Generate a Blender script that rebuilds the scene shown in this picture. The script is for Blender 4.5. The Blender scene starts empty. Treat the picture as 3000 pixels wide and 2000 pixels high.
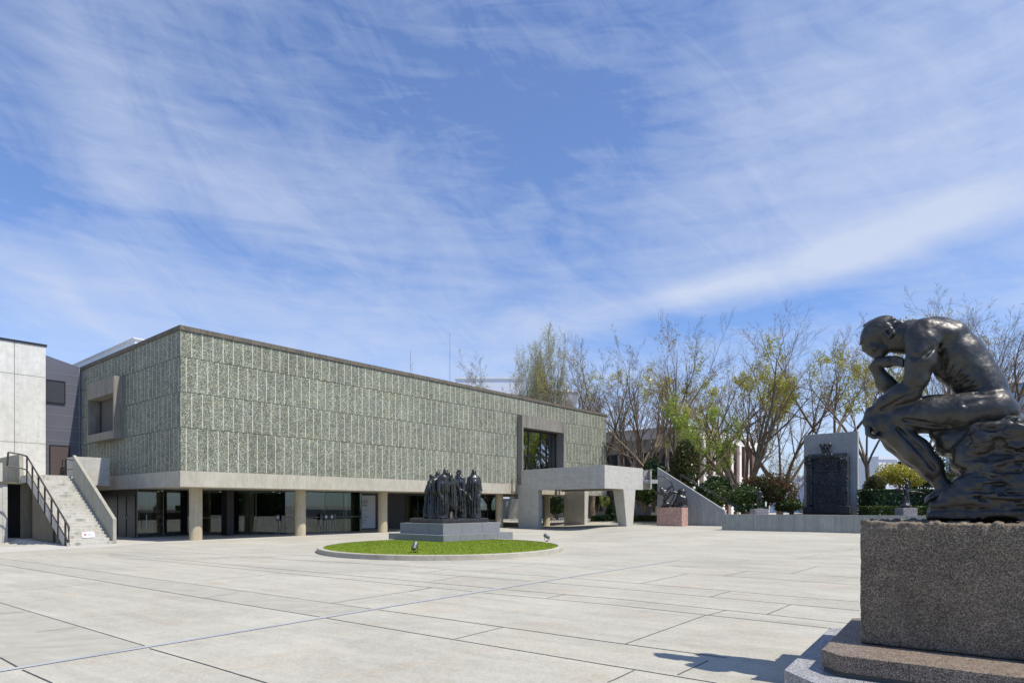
import bpy, bmesh, math, random
import numpy as np
from mathutils import Vector, Matrix, Euler

sc = bpy.context.scene
COL = sc.collection
# ------------------------------------------------------------------ camera
F, HZ, H = 1852.0, 1479.0, 1.75          # focal length / horizon row in a 3000 px wide frame, eye height
cd = bpy.data.cameras.new('camera')
cam = bpy.data.objects.new('camera', cd); COL.objects.link(cam)
cam.location = (0, 0, H); cam.rotation_euler = (math.radians(90), 0, 0)
cd.sensor_width = 36.0; cd.lens = 36.0*F/3000.0
cd.shift_y = (HZ-1000.0)/3000.0
cd.clip_start = 0.1; cd.clip_end = 3000
sc.camera = cam
sc.view_settings.view_transform = 'Standard'
sc.view_settings.look = 'None'
sc.view_settings.gamma = 1
sc.view_settings.exposure = 0.08
sc.cycles.max_bounces = 6
sc.cycles.transparent_max_bounces = 24
sc.cycles.use_denoising = True
# ------------------------------------------------------------------ sun
SUN = Vector((0.8994, -0.4836, 1.68)).normalized()
ld = bpy.data.lights.new('sun', 'SUN'); ld.energy = 5.0; ld.angle = math.radians(0.53); ld.color = (1.0, 0.93, 0.82)
lo = bpy.data.objects.new('sun', ld); COL.objects.link(lo); lo.location = (20, -20, 60)
lo.rotation_euler = SUN.to_track_quat('Z', 'Y').to_euler()
# ------------------------------------------------------------------ node helper
class NT:
    def __init__(s, tree):
        s.t = tree; s.n = tree.nodes; s.l = tree.links; s.n.clear()
    def new(s, typ, ins=None, **kw):
        nd = s.n.new(typ)
        for k, v in kw.items(): setattr(nd, k, v)
        if ins:
            for k, v in ins.items(): s.set(nd.inputs[k], v)
        return nd
    def set(s, sock, v):
        if v is None: return
        if isinstance(v, bpy.types.NodeSocket): s.l.new(v, sock)
        elif isinstance(v, bpy.types.Node): s.l.new(v.outputs[0], sock)
        else:
            if isinstance(v, (tuple, list)) and len(v) == 3 and sock.type == 'RGBA': v = (*v, 1)
            sock.default_value = v
    def m(s, op, a, b=None, c=None, clamp=False):
        nd = s.n.new('ShaderNodeMath'); nd.operation = op; nd.use_clamp = clamp
        s.set(nd.inputs[0], a); s.set(nd.inputs[1], b)
        if c is not None: s.set(nd.inputs[2], c)
        return nd.outputs[0]
    def vm(s, op, a, b=None):
        nd = s.n.new('ShaderNodeVectorMath'); nd.operation = op
        s.set(nd.inputs[0], a); s.set(nd.inputs[1], b)
        return nd.outputs[0]
    def xyz(s, v):
        nd = s.n.new('ShaderNodeSeparateXYZ'); s.set(nd.inputs[0], v); return nd.outputs
    def comb(s, x, y, z):
        nd = s.n.new('ShaderNodeCombineXYZ'); s.set(nd.inputs[0], x); s.set(nd.inputs[1], y); s.set(nd.inputs[2], z); return nd.outputs[0]
    def noise(s, vec, scale=1, detail=2, rough=.5, dist=0):
        nd = s.n.new('ShaderNodeTexNoise'); s.set(nd.inputs['Vector'], vec)
        nd.inputs['Scale'].default_value = scale; nd.inputs['Detail'].default_value = detail
        nd.inputs['Roughness'].default_value = rough; nd.inputs['Distortion'].default_value = dist
        return nd.outputs['Fac']
    def voro(s, vec, scale=1, feature='F1', out='Distance', rnd=1.0):
        nd = s.n.new('ShaderNodeTexVoronoi'); nd.feature = feature; s.set(nd.inputs['Vector'], vec)
        nd.inputs['Scale'].default_value = scale; nd.inputs['Randomness'].default_value = rnd
        return nd.outputs[out]
    def ramp(s, v, a, b, c=0., d=1., smooth=False):
        nd = s.n.new('ShaderNodeMapRange'); nd.clamp = True
        if smooth: nd.interpolation_type = 'SMOOTHSTEP'
        s.set(nd.inputs[0], v)
        for i, q in enumerate((a, b, c, d)): s.set(nd.inputs[i+1], q)
        return nd.outputs[0]
    def mix(s, f, a, b, blend='MIX'):
        nd = s.n.new('ShaderNodeMix'); nd.data_type = 'RGBA'; nd.blend_type = blend
        s.set(nd.inputs[0], f); s.set(nd.inputs[6], a); s.set(nd.inputs[7], b)
        return nd.outputs[2]
    def scale(s, vec, v): return s.vm('MULTIPLY', vec, v)
    def pos(s):
        return s.n.new('ShaderNodeNewGeometry').outputs['Position']
    def obj(s):
        return s.n.new('ShaderNodeTexCoord').outputs['Object']

# ------------------------------------------------------------------ sky
w = bpy.data.worlds.new('World'); sc.world = w; w.use_nodes = True
t = NT(w.node_tree)
sky = t.new('ShaderNodeTexSky'); sky.sky_type = 'NISHITA'; sky.sun_disc = False
sky.sun_elevation = math.asin(SUN.z); sky.sun_rotation = math.atan2(SUN.x, SUN.y)
sky.altitude = 50; sky.air_density = 1.0; sky.dust_density = 0.3; sky.ozone_density = 2.5
d = t.n.new('ShaderNodeTexCoord').outputs['Generated']
x, y, z = t.xyz(d)
az = t.m('ARCTAN2', x, y)
el = t.m('ARCSINE', z)
def blob(a0, e0, sa, se, tilt=0.0):
    da = t.m('SUBTRACT', az, math.radians(a0)); de = t.m('SUBTRACT', el, math.radians(e0))
    de = t.m('SUBTRACT', de, t.m('MULTIPLY', da, tilt))
    r = t.m('ADD', t.m('POWER', t.m('ABSOLUTE', t.m('DIVIDE', da, math.radians(sa))), 2.0),
            t.m('POWER', t.m('ABSOLUTE', t.m('DIVIDE', de, math.radians(se))), 2.0))
    return t.m('EXPONENT', t.m('MULTIPLY', r, -1.0))
# wispy cirrus: noises stretched along slanted directions, warped by a coarse one
warp = t.m('MULTIPLY', t.m('SUBTRACT', t.noise(d, 2.2, 2), .5), .5)
v1 = t.comb(t.m('ADD', t.m('MULTIPLY', az, 1.6), t.m('MULTIPLY', el, 2.2)), t.m('ADD', t.m('SUBTRACT', t.m('MULTIPLY', el, 6.0), t.m('MULTIPLY', az, -.5)), t.m('MULTIPLY', warp, 2.2)), 3.1)
n1 = t.noise(v1, 1.35, 7, .62, .5)
v2 = t.comb(t.m('ADD', t.m('MULTIPLY', az, 6.0), t.m('MULTIPLY', el, 7.5)), t.m('ADD', t.m('SUBTRACT', t.m('MULTIPLY', el, 3.0), t.m('MULTIPLY', az, 2.6)), warp), 7.7)
n2 = t.noise(v2, 1.5, 9, .66, .9)
v3 = t.comb(t.m('MULTIPLY', az, 4.5), t.m('MULTIPLY', el, 26.0), 1.3)
n3 = t.noise(v3, 1.3, 7, .6, .7)
base = t.m('ADD', t.m('MULTIPLY', n1, .38), t.m('ADD', t.m('MULTIPLY', n2, .50), t.m('MULTIPLY', n3, .46)))
pos_ = [(27, 26, 17, 7.5, .1, .34), (16.0, 17.9, 6, 1.0, .14, .62), (26, 19.2, 8, 1.5, .14, .66), (36, 21.0, 9, 2.0, .22, .66), (38, 32, 16, 9, .3, .24), (22, 34, 9, 6, .5, .14), (3, 15.5, 7, 1.2, .08, .2), (-33, 27, 4.5, 8, -1.3, .34), (-24, 24.5, 12, 2.6, -.25, .2),
        (-20, 16.5, 22, 3.2, .02, .26), (-35, 15, 6, 3, -.4, .16), (-12, 24, 16, 3.2, -.3, .2), (-27, 36, 9, 5, -.5, .14), (-2, 12, 12, 3.0, .1, .2), (0, 3, 90, 7, 0, .42)]
neg_ = [(3, 31, 15, 7.0, -.1, .34), (-22, 30, 9, 3.6, -.2, .14), (-38, 25, 7, 4, -.2, .20), (-10, 40, 20, 6, 0, .16), (7, 21.5, 12, 2.6, .05, .2), (22, 15.6, 12, 1.3, .12, .45), (12, 15.5, 5, 1.2, .1, .3), (-36, 20.5, 4, 1.5, 0, .16), (-38, 33, 5, 5, -.5, .14), (-17, 20.5, 17, 2, -.1, .12), (25, 13.5, 8, 1.4, .1, .12)]
dens = base
for a0, e0, sa, se, tl, wt in pos_: dens = t.m('ADD', dens, t.m('MULTIPLY', blob(a0, e0, sa, se, tl), wt*.60))
for a0, e0, sa, se, tl, wt in neg_: dens = t.m('SUBTRACT', dens, t.m('MULTIPLY', blob(a0, e0, sa, se, tl), wt*.55))
cl = t.ramp(dens, .52, 1.22, 0.07, 1.)
cl = t.m('POWER', cl, .85)
cl = t.m('MULTIPLY', cl, t.ramp(z, -.02, .03))
cl = t.m('MULTIPLY', cl, t.ramp(y, -.35, .15, .25, 1.))
skyc = t.mix(1.0, sky.outputs[0], (1.06, 1.34, 1.82), 'MULTIPLY')
cloudc = t.mix(t.ramp(el, 0., .6), (7.6, 8.1, 9.3), (6.2, 7.1, 9.0))
col = t.mix(t.m('MULTIPLY', cl, .86), skyc, cloudc)
bg = t.new('ShaderNodeBackground', {'Color': col, 'Strength': 0.093})
out = t.new('ShaderNodeOutputWorld', {'Surface': bg})
# ------------------------------------------------------------------ placing helpers
C0 = Vector((-15.41, 29.4, 0)); U = Vector((.642, .7665, 0)).normalized()
def gz(X, Y):
    """the forecourt rises a little towards the far right"""
    a = min(max((X-3)/5., 0), 1); b = min(max((Y-26)/8., 0), 1)
    a = a*a*(3-2*a); b = b*b*(3-2*b)
    dip = 0.
    u_, s_ = (X-C0.x)*U.x+(Y-C0.y)*U.y, -(X-C0.x)*U.y+(Y-C0.y)*U.x
    if u_ < -4.1 and s_ > 2: 
        p = min(max((-4.1-u_)/.7, 0), 1); q = min(max((s_-2)/5.5, 0), 1); dip = -.30*p*q*q*(3-2*q)
    return .28*a*b+dip
def G(px, py, z=0.0):
    Y = F*(H-z)/(py-HZ); return Vector(((px-1500)/F*Y, Y, z))
def D(px, py, Y):
    return Vector(((px-1500)/F*Y, Y, H+(HZ-py)/F*Y))
def Gd(px, py):
    p = G(px, py)
    for _ in range(12):
        p = G(px, py, gz(p.x, p.y))
    return p
# building grid: U runs along the sunlit facade, N points out of it
C0 = Vector((-15.41, 29.4, 0)); U = Vector((.642, .7665, 0)); N = Vector((.7665, -.6423, 0)).normalized()
U = U.normalized()
S = -N
BANG = math.atan2(U.y, U.x)
N = Vector((U.y, -U.x, 0)); S = -N
BM = Matrix.Translation(C0) @ Matrix.Rotation(BANG, 4, 'Z')     # local x = u, local y = s (into the building)
def W(u, s, z=0): return C0 + U*u + S*s + Vector((0, 0, z))
def toB(p):
    q = p - C0; return (q.dot(U), q.dot(S))
def quadm(o, a, b):
    """matrix with origin o, horizontal axes a, b"""
    return Matrix.Translation(o) @ Matrix(((a.x, b.x, 0, 0), (a.y, b.y, 0, 0), (0, 0, 1, 0), (0, 0, 0, 1)))

class MB:
    def __init__(s): s.v = []; s.f = []; s.sm = False
    def add(s, vs, fs):
        k = len(s.v); s.v += [tuple(p) for p in vs]; s.f += [tuple(i+k for i in q) for q in fs]; return s
    def box(s, x0, x1, y0, y1, z0, z1, M=None):
        if x0 > x1: x0, x1 = x1, x0
        if y0 > y1: y0, y1 = y1, y0
        if z0 > z1: z0, z1 = z1, z0
        vs = [Vector((x, y, z)) for z in (z0, z1) for x, y in ((x0, y0), (x1, y0), (x1, y1), (x0, y1))]
        if M is not None: vs = [M @ p for p in vs]
        fs = [(0, 3, 2, 1), (4, 5, 6, 7), (0, 1, 5, 4), (1, 2, 6, 5), (2, 3, 7, 6), (3, 0, 4, 7)]
        if M is not None and M.determinant() < 0: fs = [q[::-1] for q in fs]
        return s.add(vs, fs)
    def prism(s, pts, off):
        """extrude polygon pts (3d) by vector off"""
        n = len(pts); off = Vector(off); pts = [Vector(p) for p in pts]
        vs = pts + [p+off for p in pts]
        fs = [tuple(range(n))[::-1], tuple(range(n, 2*n))] + [(i, (i+1) % n, n+(i+1) % n, n+i) for i in range(n)]
        return s.add(vs, fs)
    def tube(s, pts, r, n=8, cap=True):
        pts = [Vector(p) for p in pts]
        if not isinstance(r, (list, tuple)): r = [r]*len(pts)
        ref = None; vs = []; fs = []
        for i, p in enumerate(pts):
            d_ = (pts[min(i+1, len(pts)-1)] - pts[max(i-1, 0)])
            if d_.length < 1e-9: d_ = Vector((0, 0, 1))
            d_.normalize()
            if ref is None:
                ref = Vector((0, 0, 1)) if abs(d_.z) < .9 else Vector((1, 0, 0))
            a = d_.cross(ref)
            if a.length < 1e-6: a = d_.orthogonal()
            a.normalize(); b = d_.cross(a); ref = b.cross(d_) if False else ref
            for k in range(n):
                th = 2*math.pi*k/n
                vs.append(p + (a*math.cos(th) + b*math.sin(th))*r[i])
        for i in range(len(pts)-1):
            for k in range(n):
                fs.append((i*n+k, i*n+(k+1) % n, (i+1)*n+(k+1) % n, (i+1)*n+k))
        if cap:
            fs.append(tuple(range(n))); fs.append(tuple(range((len(pts)-1)*n, len(pts)*n))[::-1])
        return s.add(vs, fs)
    def lathe(s, prof, c=(0, 0, 0), n=32):
        c = Vector(c); vs = []; fs = []
        for r, z in prof:
            for k in range(n):
                th = 2*math.pi*k/n; vs.append(c+Vector((r*math.cos(th), r*math.sin(th), z)))
        m_ = len(prof)
        for i in range(m_-1):
            for k in range(n): fs.append((i*n+k, i*n+(k+1) % n, (i+1)*n+(k+1) % n, (i+1)*n+k))
        fs.append(tuple(range(n))[::-1]); fs.append(tuple(range((m_-1)*n, m_*n)))
        return s.add(vs, fs)
    def build(s, name, m, parent=None, smooth=False, bevel=0, fix=True, local=True):
        me = bpy.data.meshes.new(name); me.from_pydata(s.v, [], s.f); me.update()
        if fix and len(s.f) < 60000:
            bm = bmesh.new(); bm.from_mesh(me); bmesh.ops.recalc_face_normals(bm, faces=bm.faces); bm.to_mesh(me); bm.free()
        if smooth:
            me.shade_smooth()
        ob = bpy.data.objects.new(name, me); COL.objects.link(ob)
        if m is not None: me.materials.append(m)
        if parent is not None:
            ob.parent = parent
            if not local: ob.matrix_parent_inverse = parent.matrix_world.inverted()
        if bevel:
            b = ob.modifiers.new('bevel', 'BEVEL'); b.width = bevel; b.segments = 2; b.limit_method = 'ANGLE'
        return ob
def tag(o, label=None, cat=None, group=None, kind=None):
    if label: o['label'] = label
    if cat: o['category'] = cat
    if group: o['group'] = group
    if kind: o['kind'] = kind
    return o
def empty(name, loc, label, cat, group=None, rz=0):
    o = bpy.data.objects.new(name, None); COL.objects.link(o)
    o.location = loc; o.rotation_euler = (0, 0, rz); o.empty_display_size = .3
    o.matrix_world = Matrix.Translation(Vector(loc)) @ Matrix.Rotation(rz, 4, 'Z')
    return tag(o, label, cat, group)
def copy_tree(o, loc=None, rz=None, sc_=None, parent=None):
    c = o.copy(); COL.objects.link(c)
    if parent is not None: c.parent = parent
    if loc is not None: c.location = loc
    if rz is not None: c.rotation_euler = (0, 0, rz)
    if sc_ is not None: c.scale = sc_
    for ch in list(o.children): copy_tree(ch, parent=c)
    return c

# ------------------------------------------------------------------ materials
MAT = {}
def newmat(name):
    m = bpy.data.materials.new(name); m.use_nodes = True; MAT[name] = m
    return m, NT(m.node_tree)
def fin(t, col, rough=.8, bump=None, bs=.3, bd=.02, metal=0., spec=.5):
    p = t.new('ShaderNodeBsdfPrincipled', {'Base Color': col, 'Roughness': rough, 'Metallic': metal, 'Specular IOR Level': spec})
    if bump is not None:
        b = t.new('ShaderNodeBump', {'Height': bump, 'Strength': bs, 'Distance': bd}); t.l.new(b.outputs[0], p.inputs['Normal'])
    t.new('ShaderNodeOutputMaterial', {'Surface': p.outputs[0]})
    return p
def flat(name, c, rough=.7, metal=0., var=.12, sc_=6, spec=.5):
    m, t = newmat(name); P = t.pos()
    n = t.noise(P, sc_, 4, .6)
    f = t.ramp(n, .25, .75, 1-var, 1+var)
    fin(t, t.mix(1.0, c, t.comb(f, f, f), 'MULTIPLY'), rough, n, .12, .01, metal, spec)
    return m
def concrete(name, c, board='v', stain=.25, bands=14., dark=(.10, .09, .075), bcontrast=.16, holes=False, warm=0.):
    """board-formed concrete: plank grain, plank-to-plank tone, blotches and run-off stains"""
    m, t = newmat(name); P = t.pos(); X, Y, Z = t.xyz(P)
    h = t.m('ADD', t.m('MULTIPLY', X, .8), t.m('MULTIPLY', Y, .6)); g_ = t.m('SUBTRACT', t.m('MULTIPLY', X, .6), t.m('MULTIPLY', Y, .8))
    if board == 'v': v = t.comb(t.m('MULTIPLY', h, bands), t.m('MULTIPLY', g_, bands), t.m('MULTIPLY', Z, .5))
    elif board == 'h': v = t.comb(t.m('MULTIPLY', h, .5), t.m('MULTIPLY', g_, .5), t.m('MULTIPLY', Z, bands))
    else: v = t.scale(P, (2.2, 2.2, 2.2))
    n1 = t.noise(v, 1.0, 3, .6); n2 = t.noise(v, 4.0, 2, .6)
    big = t.noise(P, .55, 5, .6, .6); mid = t.noise(P, 3.2, 5, .65); fine = t.noise(P, 45, 3, .6)
    run = t.noise(t.comb(t.m('MULTIPLY', h, 2.6), t.m('MULTIPLY', g_, 2.6), t.m('MULTIPLY', Z, .22)), 1.0, 5, .65, .4)
    f = t.m('ADD', t.ramp(n1, .25, .75, -bcontrast, bcontrast), t.ramp(n2, .3, .7, -bcontrast*.5, bcontrast*.5))
    f = t.m('ADD', f, t.ramp(mid, .3, .7, -.09, .09)); f = t.m('ADD', f, t.ramp(fine, .3, .7, -.07, .07)); f = t.m('ADD', f, 1.0)
    colr = t.mix(t.ramp(big, .35, .7, 0, .55), c, tuple(min(1, q*k) for q, k in zip(c, (.86, .84, .79))))
    colr = t.mix(1.0, colr, t.comb(f, f, f), 'MULTIPLY')
    colr = t.mix(t.m('MULTIPLY', t.ramp(run, .52, .74), stain), colr, dark)
    if holes:
        hv = t.comb(t.m('MULTIPLY', h, 1.1), t.m('MULTIPLY', Z, 1.4), 0.0)
        hd = t.voro(hv, 1.0, rnd=.0)
        colr = t.mix(t.ramp(hd, .025, .035, .6, 0.), colr, (.12, .12, .11))
    fin(t, colr, .9, t.m('ADD', t.m('MULTIPLY', n1, .6), t.m('ADD', t.m('MULTIPLY', n2, .4), t.m('MULTIPLY', fine, .35))), .35, .012, spec=.15)
    return m
concrete('conc_band', (.44, .415, .345), 'v', .30, 3.0, (.26, .22, .15), .10)
concrete('conc_column', (.46, .40, .285), 'v', .35, 24., (.15, .12, .08), .20)
concrete('conc_porch', (.49, .48, .44), 'h', .22, 18., (.2, .2, .18), .12)
concrete('conc_porch_v', (.48, .47, .42), 'v', .22, 18., (.2, .2, .18), .12)
concrete('conc_wall_v', (.34, .345, .325), 'v', .4, 14., (.13, .13, .13), .16)
concrete('conc_pale', (.67, .665, .62), 'v', .25, 5., (.42, .40, .34), .05, holes=True)
concrete('conc_stair', (.50, .49, .44), 'n', .75, 8., (.14, .135, .12), .08)
concrete('conc_para', (.52, .51, .47), 'h', .3, 16., (.24, .23, .2), .08)
concrete('conc_stairwall', (.36, .35, .29), 'v', .4, 10., (.14, .13, .1), .12)
concrete('conc_old', (.25, .235, .205), 'v', .6, 12., (.06, .052, .045), .26)
concrete('conc_kerb', (.44, .41, .34), 'n', .4, 8., (.25, .23, .18), .06)
concrete('conc_soffit', (.50, .47, .38), 'n', .15, 6., (.25, .22, .16), .05)
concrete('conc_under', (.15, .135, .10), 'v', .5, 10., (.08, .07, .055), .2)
concrete('conc_gate', (.40, .395, .38), 'v', .1, 26., (.1, .1, .1), .14)
concrete('conc_low', (.33, .335, .305), 'v', .5, 5., (.17, .17, .16), .1)
concrete('coping', (.155, .137, .112), 'v', .6, 6., (.06, .048, .036), .3)
flat('joint', (.06, .06, .062), .95, var=.4, sc_=9)
flat('core', (.09, .09, .08), .95)
flat('metal_dark', (.035, .028, .026), .45, .2)
flat('rail_brown', (.055, .038, .034), .5, .2)
flat('steel', (.42, .43, .45), .35, .9)
flat('frame_dark', (.03, .032, .036), .4, .4)
flat('frame_grey', (.16, .165, .17), .4, .6)
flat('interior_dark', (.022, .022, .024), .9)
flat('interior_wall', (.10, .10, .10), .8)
flat('white_paint', (.72, .74, .78), .6, var=.06)
flat('grey_paint', (.48, .5, .56), .6, var=.06)
flat('ink', (.05, .05, .06), .8)
flat('red_ink', (.55, .08, .09), .8)
flat('soil', (.09, .07, .05), .95, var=.4, sc_=1.2)
flat('brown_panel', (.085, .062, .057), .6, var=.1)
flat('orange', (.6, .22, .08), .7)

# pebble-faced precast panels
def pebble(name, base_k=1.0):
    m, t = newmat(name); O = t.obj(); X, Y, Z = t.xyz(O)     # X runs along the wall in object space (building grid)
    P = O
    vd = t.n.new('ShaderNodeTexVoronoi'); t.set(vd.inputs['Vector'], P); vd.inputs['Scale'].default_value = 26.
    cell = vd.outputs['Color']; dist = vd.outputs['Distance']
    r_, g_, b_ = t.xyz(cell)
    c1 = t.mix(t.ramp(r_, .15, .9), (.165, .183, .148), (.36, .378, .305))
    c1 = t.mix(t.ramp(g_, .80, .86), c1, (.44, .43, .27))
    c1 = t.mix(t.ramp(b_, .86, .9), c1, (.62, .64, .58))
    c1 = t.mix(t.ramp(b_, .05, .16, 1., 0.), c1, (.09, .11, .09))
    gap = t.ramp(dist, .34, .62)
    c1 = t.mix(t.m('MULTIPLY', gap, .6), c1, (.115, .125, .095))
    big = t.noise(P, .35, 4, .6); md = t.noise(P, 1.8, 3, .6)
    f = t.m('ADD', t.ramp(big, .3, .7, .84, 1.12), t.ramp(md, .3, .7, -.14, .14))
    # rows: thin pale ribs every half metre, shifted half a panel from row to row
    row = t.m('ADD', t.m('GREATER_THAN', Z, 5.375), t.m('ADD', t.m('GREATER_THAN', Z, 7.035), t.m('GREATER_THAN', Z, 8.67)))
    ph = t.m('MULTIPLY', row, .25)
    hh = t.m('ADD', X, Y)
    uu = t.m('ADD', t.m('DIVIDE', t.m('ADD', hh, t.m('MULTIPLY', ph, 1.0)), .5), t.m('MULTIPLY', t.m('SUBTRACT', t.noise(P, 9, 2), .5), .02))
    fr = t.m('FRACT', uu)
    wn = t.n.new('ShaderNodeTexWhiteNoise'); wn.noise_dimensions = '2D'
    t.set(wn.inputs['Vector'], t.comb(t.m('FLOOR', uu), row, 0.0))
    f = t.m('ADD', f, t.ramp(wn.outputs['Value'], 0, 1, -.09, .09))
    c1 = t.mix(1.0, c1, t.comb(t.m('MULTIPLY', f, base_k), t.m('MULTIPLY', f, base_k), t.m('MULTIPLY', f, base_k*.97)), 'MULTIPLY')
    rib = t.m('LESS_THAN', t.m('ABSOLUTE', t.m('SUBTRACT', fr, .5)), .042)
    ribn = t.ramp(t.noise(P, 5, 3, .7), .25, .6, .25, .95)
    c1 = t.mix(t.m('MULTIPLY', rib, ribn), c1, (.60, .605, .52))
    hgt = t.m('SUBTRACT', 1.0, t.m('MULTIPLY', dist, t.m('SUBTRACT', 1.0, rib)))
    fin(t, c1, .8, hgt, .75, .03, spec=.3)
    return m
pebble('pebble', .92)

# plaza paving: washed-gravel concrete, speckled, with sandy stains
m, t = newmat('paving'); P = t.pos()
fine = t.noise(P, 60, 3, .7); fin2 = t.voro(P, 26); mid = t.noise(P, 4.2, 4, .6); big = t.noise(t.scale(P, (.5, .8, 1)), .5, 5, .62, .8); st = t.noise(P, .9, 5, .6, 1.0)
rb = t.n.new('ShaderNodeVectorRotate'); rb.rotation_type = 'Z_AXIS'; t.set(rb.inputs['Vector'], P); rb.inputs['Angle'].default_value = math.radians(35)
strk = t.noise(t.scale(rb.outputs[0], (.35, 3.0, 1)), 1.0, 5, .65, .5)
f = t.m('ADD', t.ramp(fine, .3, .7, -.13, .13), t.m('ADD', t.ramp(mid, .3, .7, -.05, .05), t.ramp(big, .3, .7, -.13, .09)))
f = t.m('ADD', f, t.ramp(fin2, .1, .7, .05, -.09)); f = t.m('ADD', f, t.ramp(strk, .3, .7, -.09, .08)); f = t.m('ADD', f, 1.0)
c = t.mix(t.ramp(st, .5, .72, 0, .55), (.435, .418, .352), (.425, .372, .285))
c = t.mix(t.ramp(t.noise(P, .7, 4, .6, 1.5), .58, .75, 0, .5), c, (.37, .355, .33))
fin(t, t.mix(1.0, c, t.comb(f, f, f), 'MULTIPLY'), .95, fine, .25, .01, spec=.1)
m, t = newmat('paving_dark'); P = t.pos()
fine = t.noise(P, 60, 3, .7); mid = t.noise(t.scale(P, (1, 2, 1)), 2.0, 5, .6, .6)
f = t.m('ADD', t.ramp(fine, .3, .7, .88, 1.12), t.ramp(mid, .3, .7, -.12, .12))
fin(t, t.mix(1.0, (.378, .362, .305), t.comb(f, f, f), 'MULTIPLY'), .95, fine, .25, .01, spec=.1)
m, t = newmat('apron'); P = t.pos()
fine = t.noise(P, 50, 3, .7); mid = t.noise(P, 1.0, 5, .6, .6)
f = t.m('ADD', t.ramp(fine, .3, .7, .95, 1.05), t.ramp(mid, .3, .7, -.06, .06))
fin(t, t.mix(1.0, (.46, .44, .395), t.comb(f, f, f), 'MULTIPLY'), .9, fine, .15, .01, spec=.1)
m, t = newmat('strip'); P = t.pos()
f = t.ramp(t.noise(P, 1.2, 5, .65), .3, .7, .9, 1.1)
fin(t, t.mix(1.0, (.37, .388, .395), t.comb(f, f, f), 'MULTIPLY'), .7)
# artificial turf
m, t = newmat('turf'); P = t.pos()
a = t.noise(P, 70, 2, .7); b = t.noise(t.scale(P, (2, 5, 1)), 3., 4, .6); s_ = t.voro(P, 9, out='Color'); sr = t.xyz(s_)[0]
c = t.mix(t.ramp(a, .3, .7), (.085, .13, .014), (.26, .34, .05))
c = t.mix(t.ramp(b, .35, .7, 0, .3), c, (.12, .17, .025))
c = t.mix(t.m('MULTIPLY', t.m('GREATER_THAN', sr, .93), t.m('LESS_THAN', t.voro(P, 9), .12)), c, (.38, .45, .16))
fin(t, c, 1.0, a, .5, .02, spec=.0)
# granites
def granite(name, c1, c2, c3, sc_=90, rough=.55, bs=.1, blotch=.2, extra=None):
    m, t = newmat(name); P = t.pos()
    vo = t.voro(P, sc_, out='Color'); r_, g_, b_ = t.xyz(vo); n = t.noise(P, sc_*.6, 3, .7); bl = t.noise(P, 3.5, 5, .65, .6)
    c = t.mix(t.ramp(r_, .3, .8), c1, c2)
    c = t.mix(t.ramp(g_, .75, .85), c, c3)
    c = t.mix(t.ramp(n, .55, .7, 0, .6), c, c1)
    f = t.ramp(bl, .3, .72, 1+blotch, 1-blotch)
    c = t.mix(1.0, c, t.comb(f, f, f), 'MULTIPLY')
    if extra:
        c = t.mix(t.ramp(t.noise(P, 1.6, 5, .65, 1.), .5, .7, 0, .6), c, extra)
    fin(t, c, rough, t.m('ADD', n, t.m('MULTIPLY', r_, .4)), bs, .01, spec=.4)
granite('granite_brown', (.085, .066, .045), (.21, .168, .115), (.31, .255, .185), 120, .8, .4, .3, (.13, .11, .09))
granite('granite_brown_step', (.075, .052, .042), (.25, .20, .15), (.34, .285, .225), 130, .6, .15, .15)
granite('granite_grey_step', (.14, .14, .145), (.34, .34, .345), (.5, .5, .5), 130, .6, .15, .12)
granite('granite_grey', (.14, .145, .15), (.235, .242, .25), (.30, .31, .32), 130, .5, .05, .06)
granite('granite_pink', (.30, .165, .125), (.47, .30, .235), (.58, .43, .36), 26, .65, .1, .08)
granite('granite_small', (.16, .15, .15), (.34, .31, .31), (.45, .42, .42), 30, .7, .1, .1)
# dark patinated bronze
def bronze(name, c=(.030, .029, .028), patina=(.075, .095, .092), pr=.45, rough=.40):
    m, t = newmat(name); O = t.obj()
    a = t.noise(O, 2.6, 5, .65, .8); b = t.noise(O, 28, 4, .65); b2 = t.noise(O, 13, 4, .6, .5)
    cc = t.mix(t.ramp(a, .45, .75, 0, pr), c, patina)
    cc = t.mix(t.ramp(b2, .5, .75, 0, .5), cc, (.055, .045, .036))
    sv = t.noise(t.scale(O, (7, 7, .8)), 1.0, 4, .6, .3)
    cc = t.mix(t.ramp(sv, .54, .72, 0, .6), cc, patina)
    ro = t.m('ADD', t.ramp(b, .3, .7, rough-.08, rough+.10), t.ramp(b2, .3, .7, -.06, .08))
    fin(t, cc, ro, t.m('ADD', t.m('MULTIPLY', b, .6), t.m('MULTIPLY', b2, .5)), .25, .008, metal=.35, spec=.75)
    return m
bronze('bronze', (.034, .031, .027), (.075, .088, .080)); bronze('bronze_far', (.030, .029, .028), (.06, .068, .066), .3, .30); bronze('bronze_gate', (.035, .038, .042), (.085, .10, .105), .6, .42)
# grey metal cladding
m, t = newmat('cladding'); P = t.pos(); X, Y, Z = t.xyz(P)
f = t.ramp(t.noise(P, .8, 4), .3, .7, .93, 1.07)
c = t.mix(1.0, (.115, .118, .145), t.comb(f, f, f), 'MULTIPLY')
fin(t, c, .5, metal=.1)
m, t = newmat('louvre'); P = t.pos(); Z = t.xyz(P)[2]
fr = t.m('FRACT', t.m('MULTIPLY', Z, 22))
c = t.mix(t.m('GREATER_THAN', fr, .45), (.035, .037, .045), (.085, .09, .11)); fin(t, c, .6, fr, .6, .02)
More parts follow.
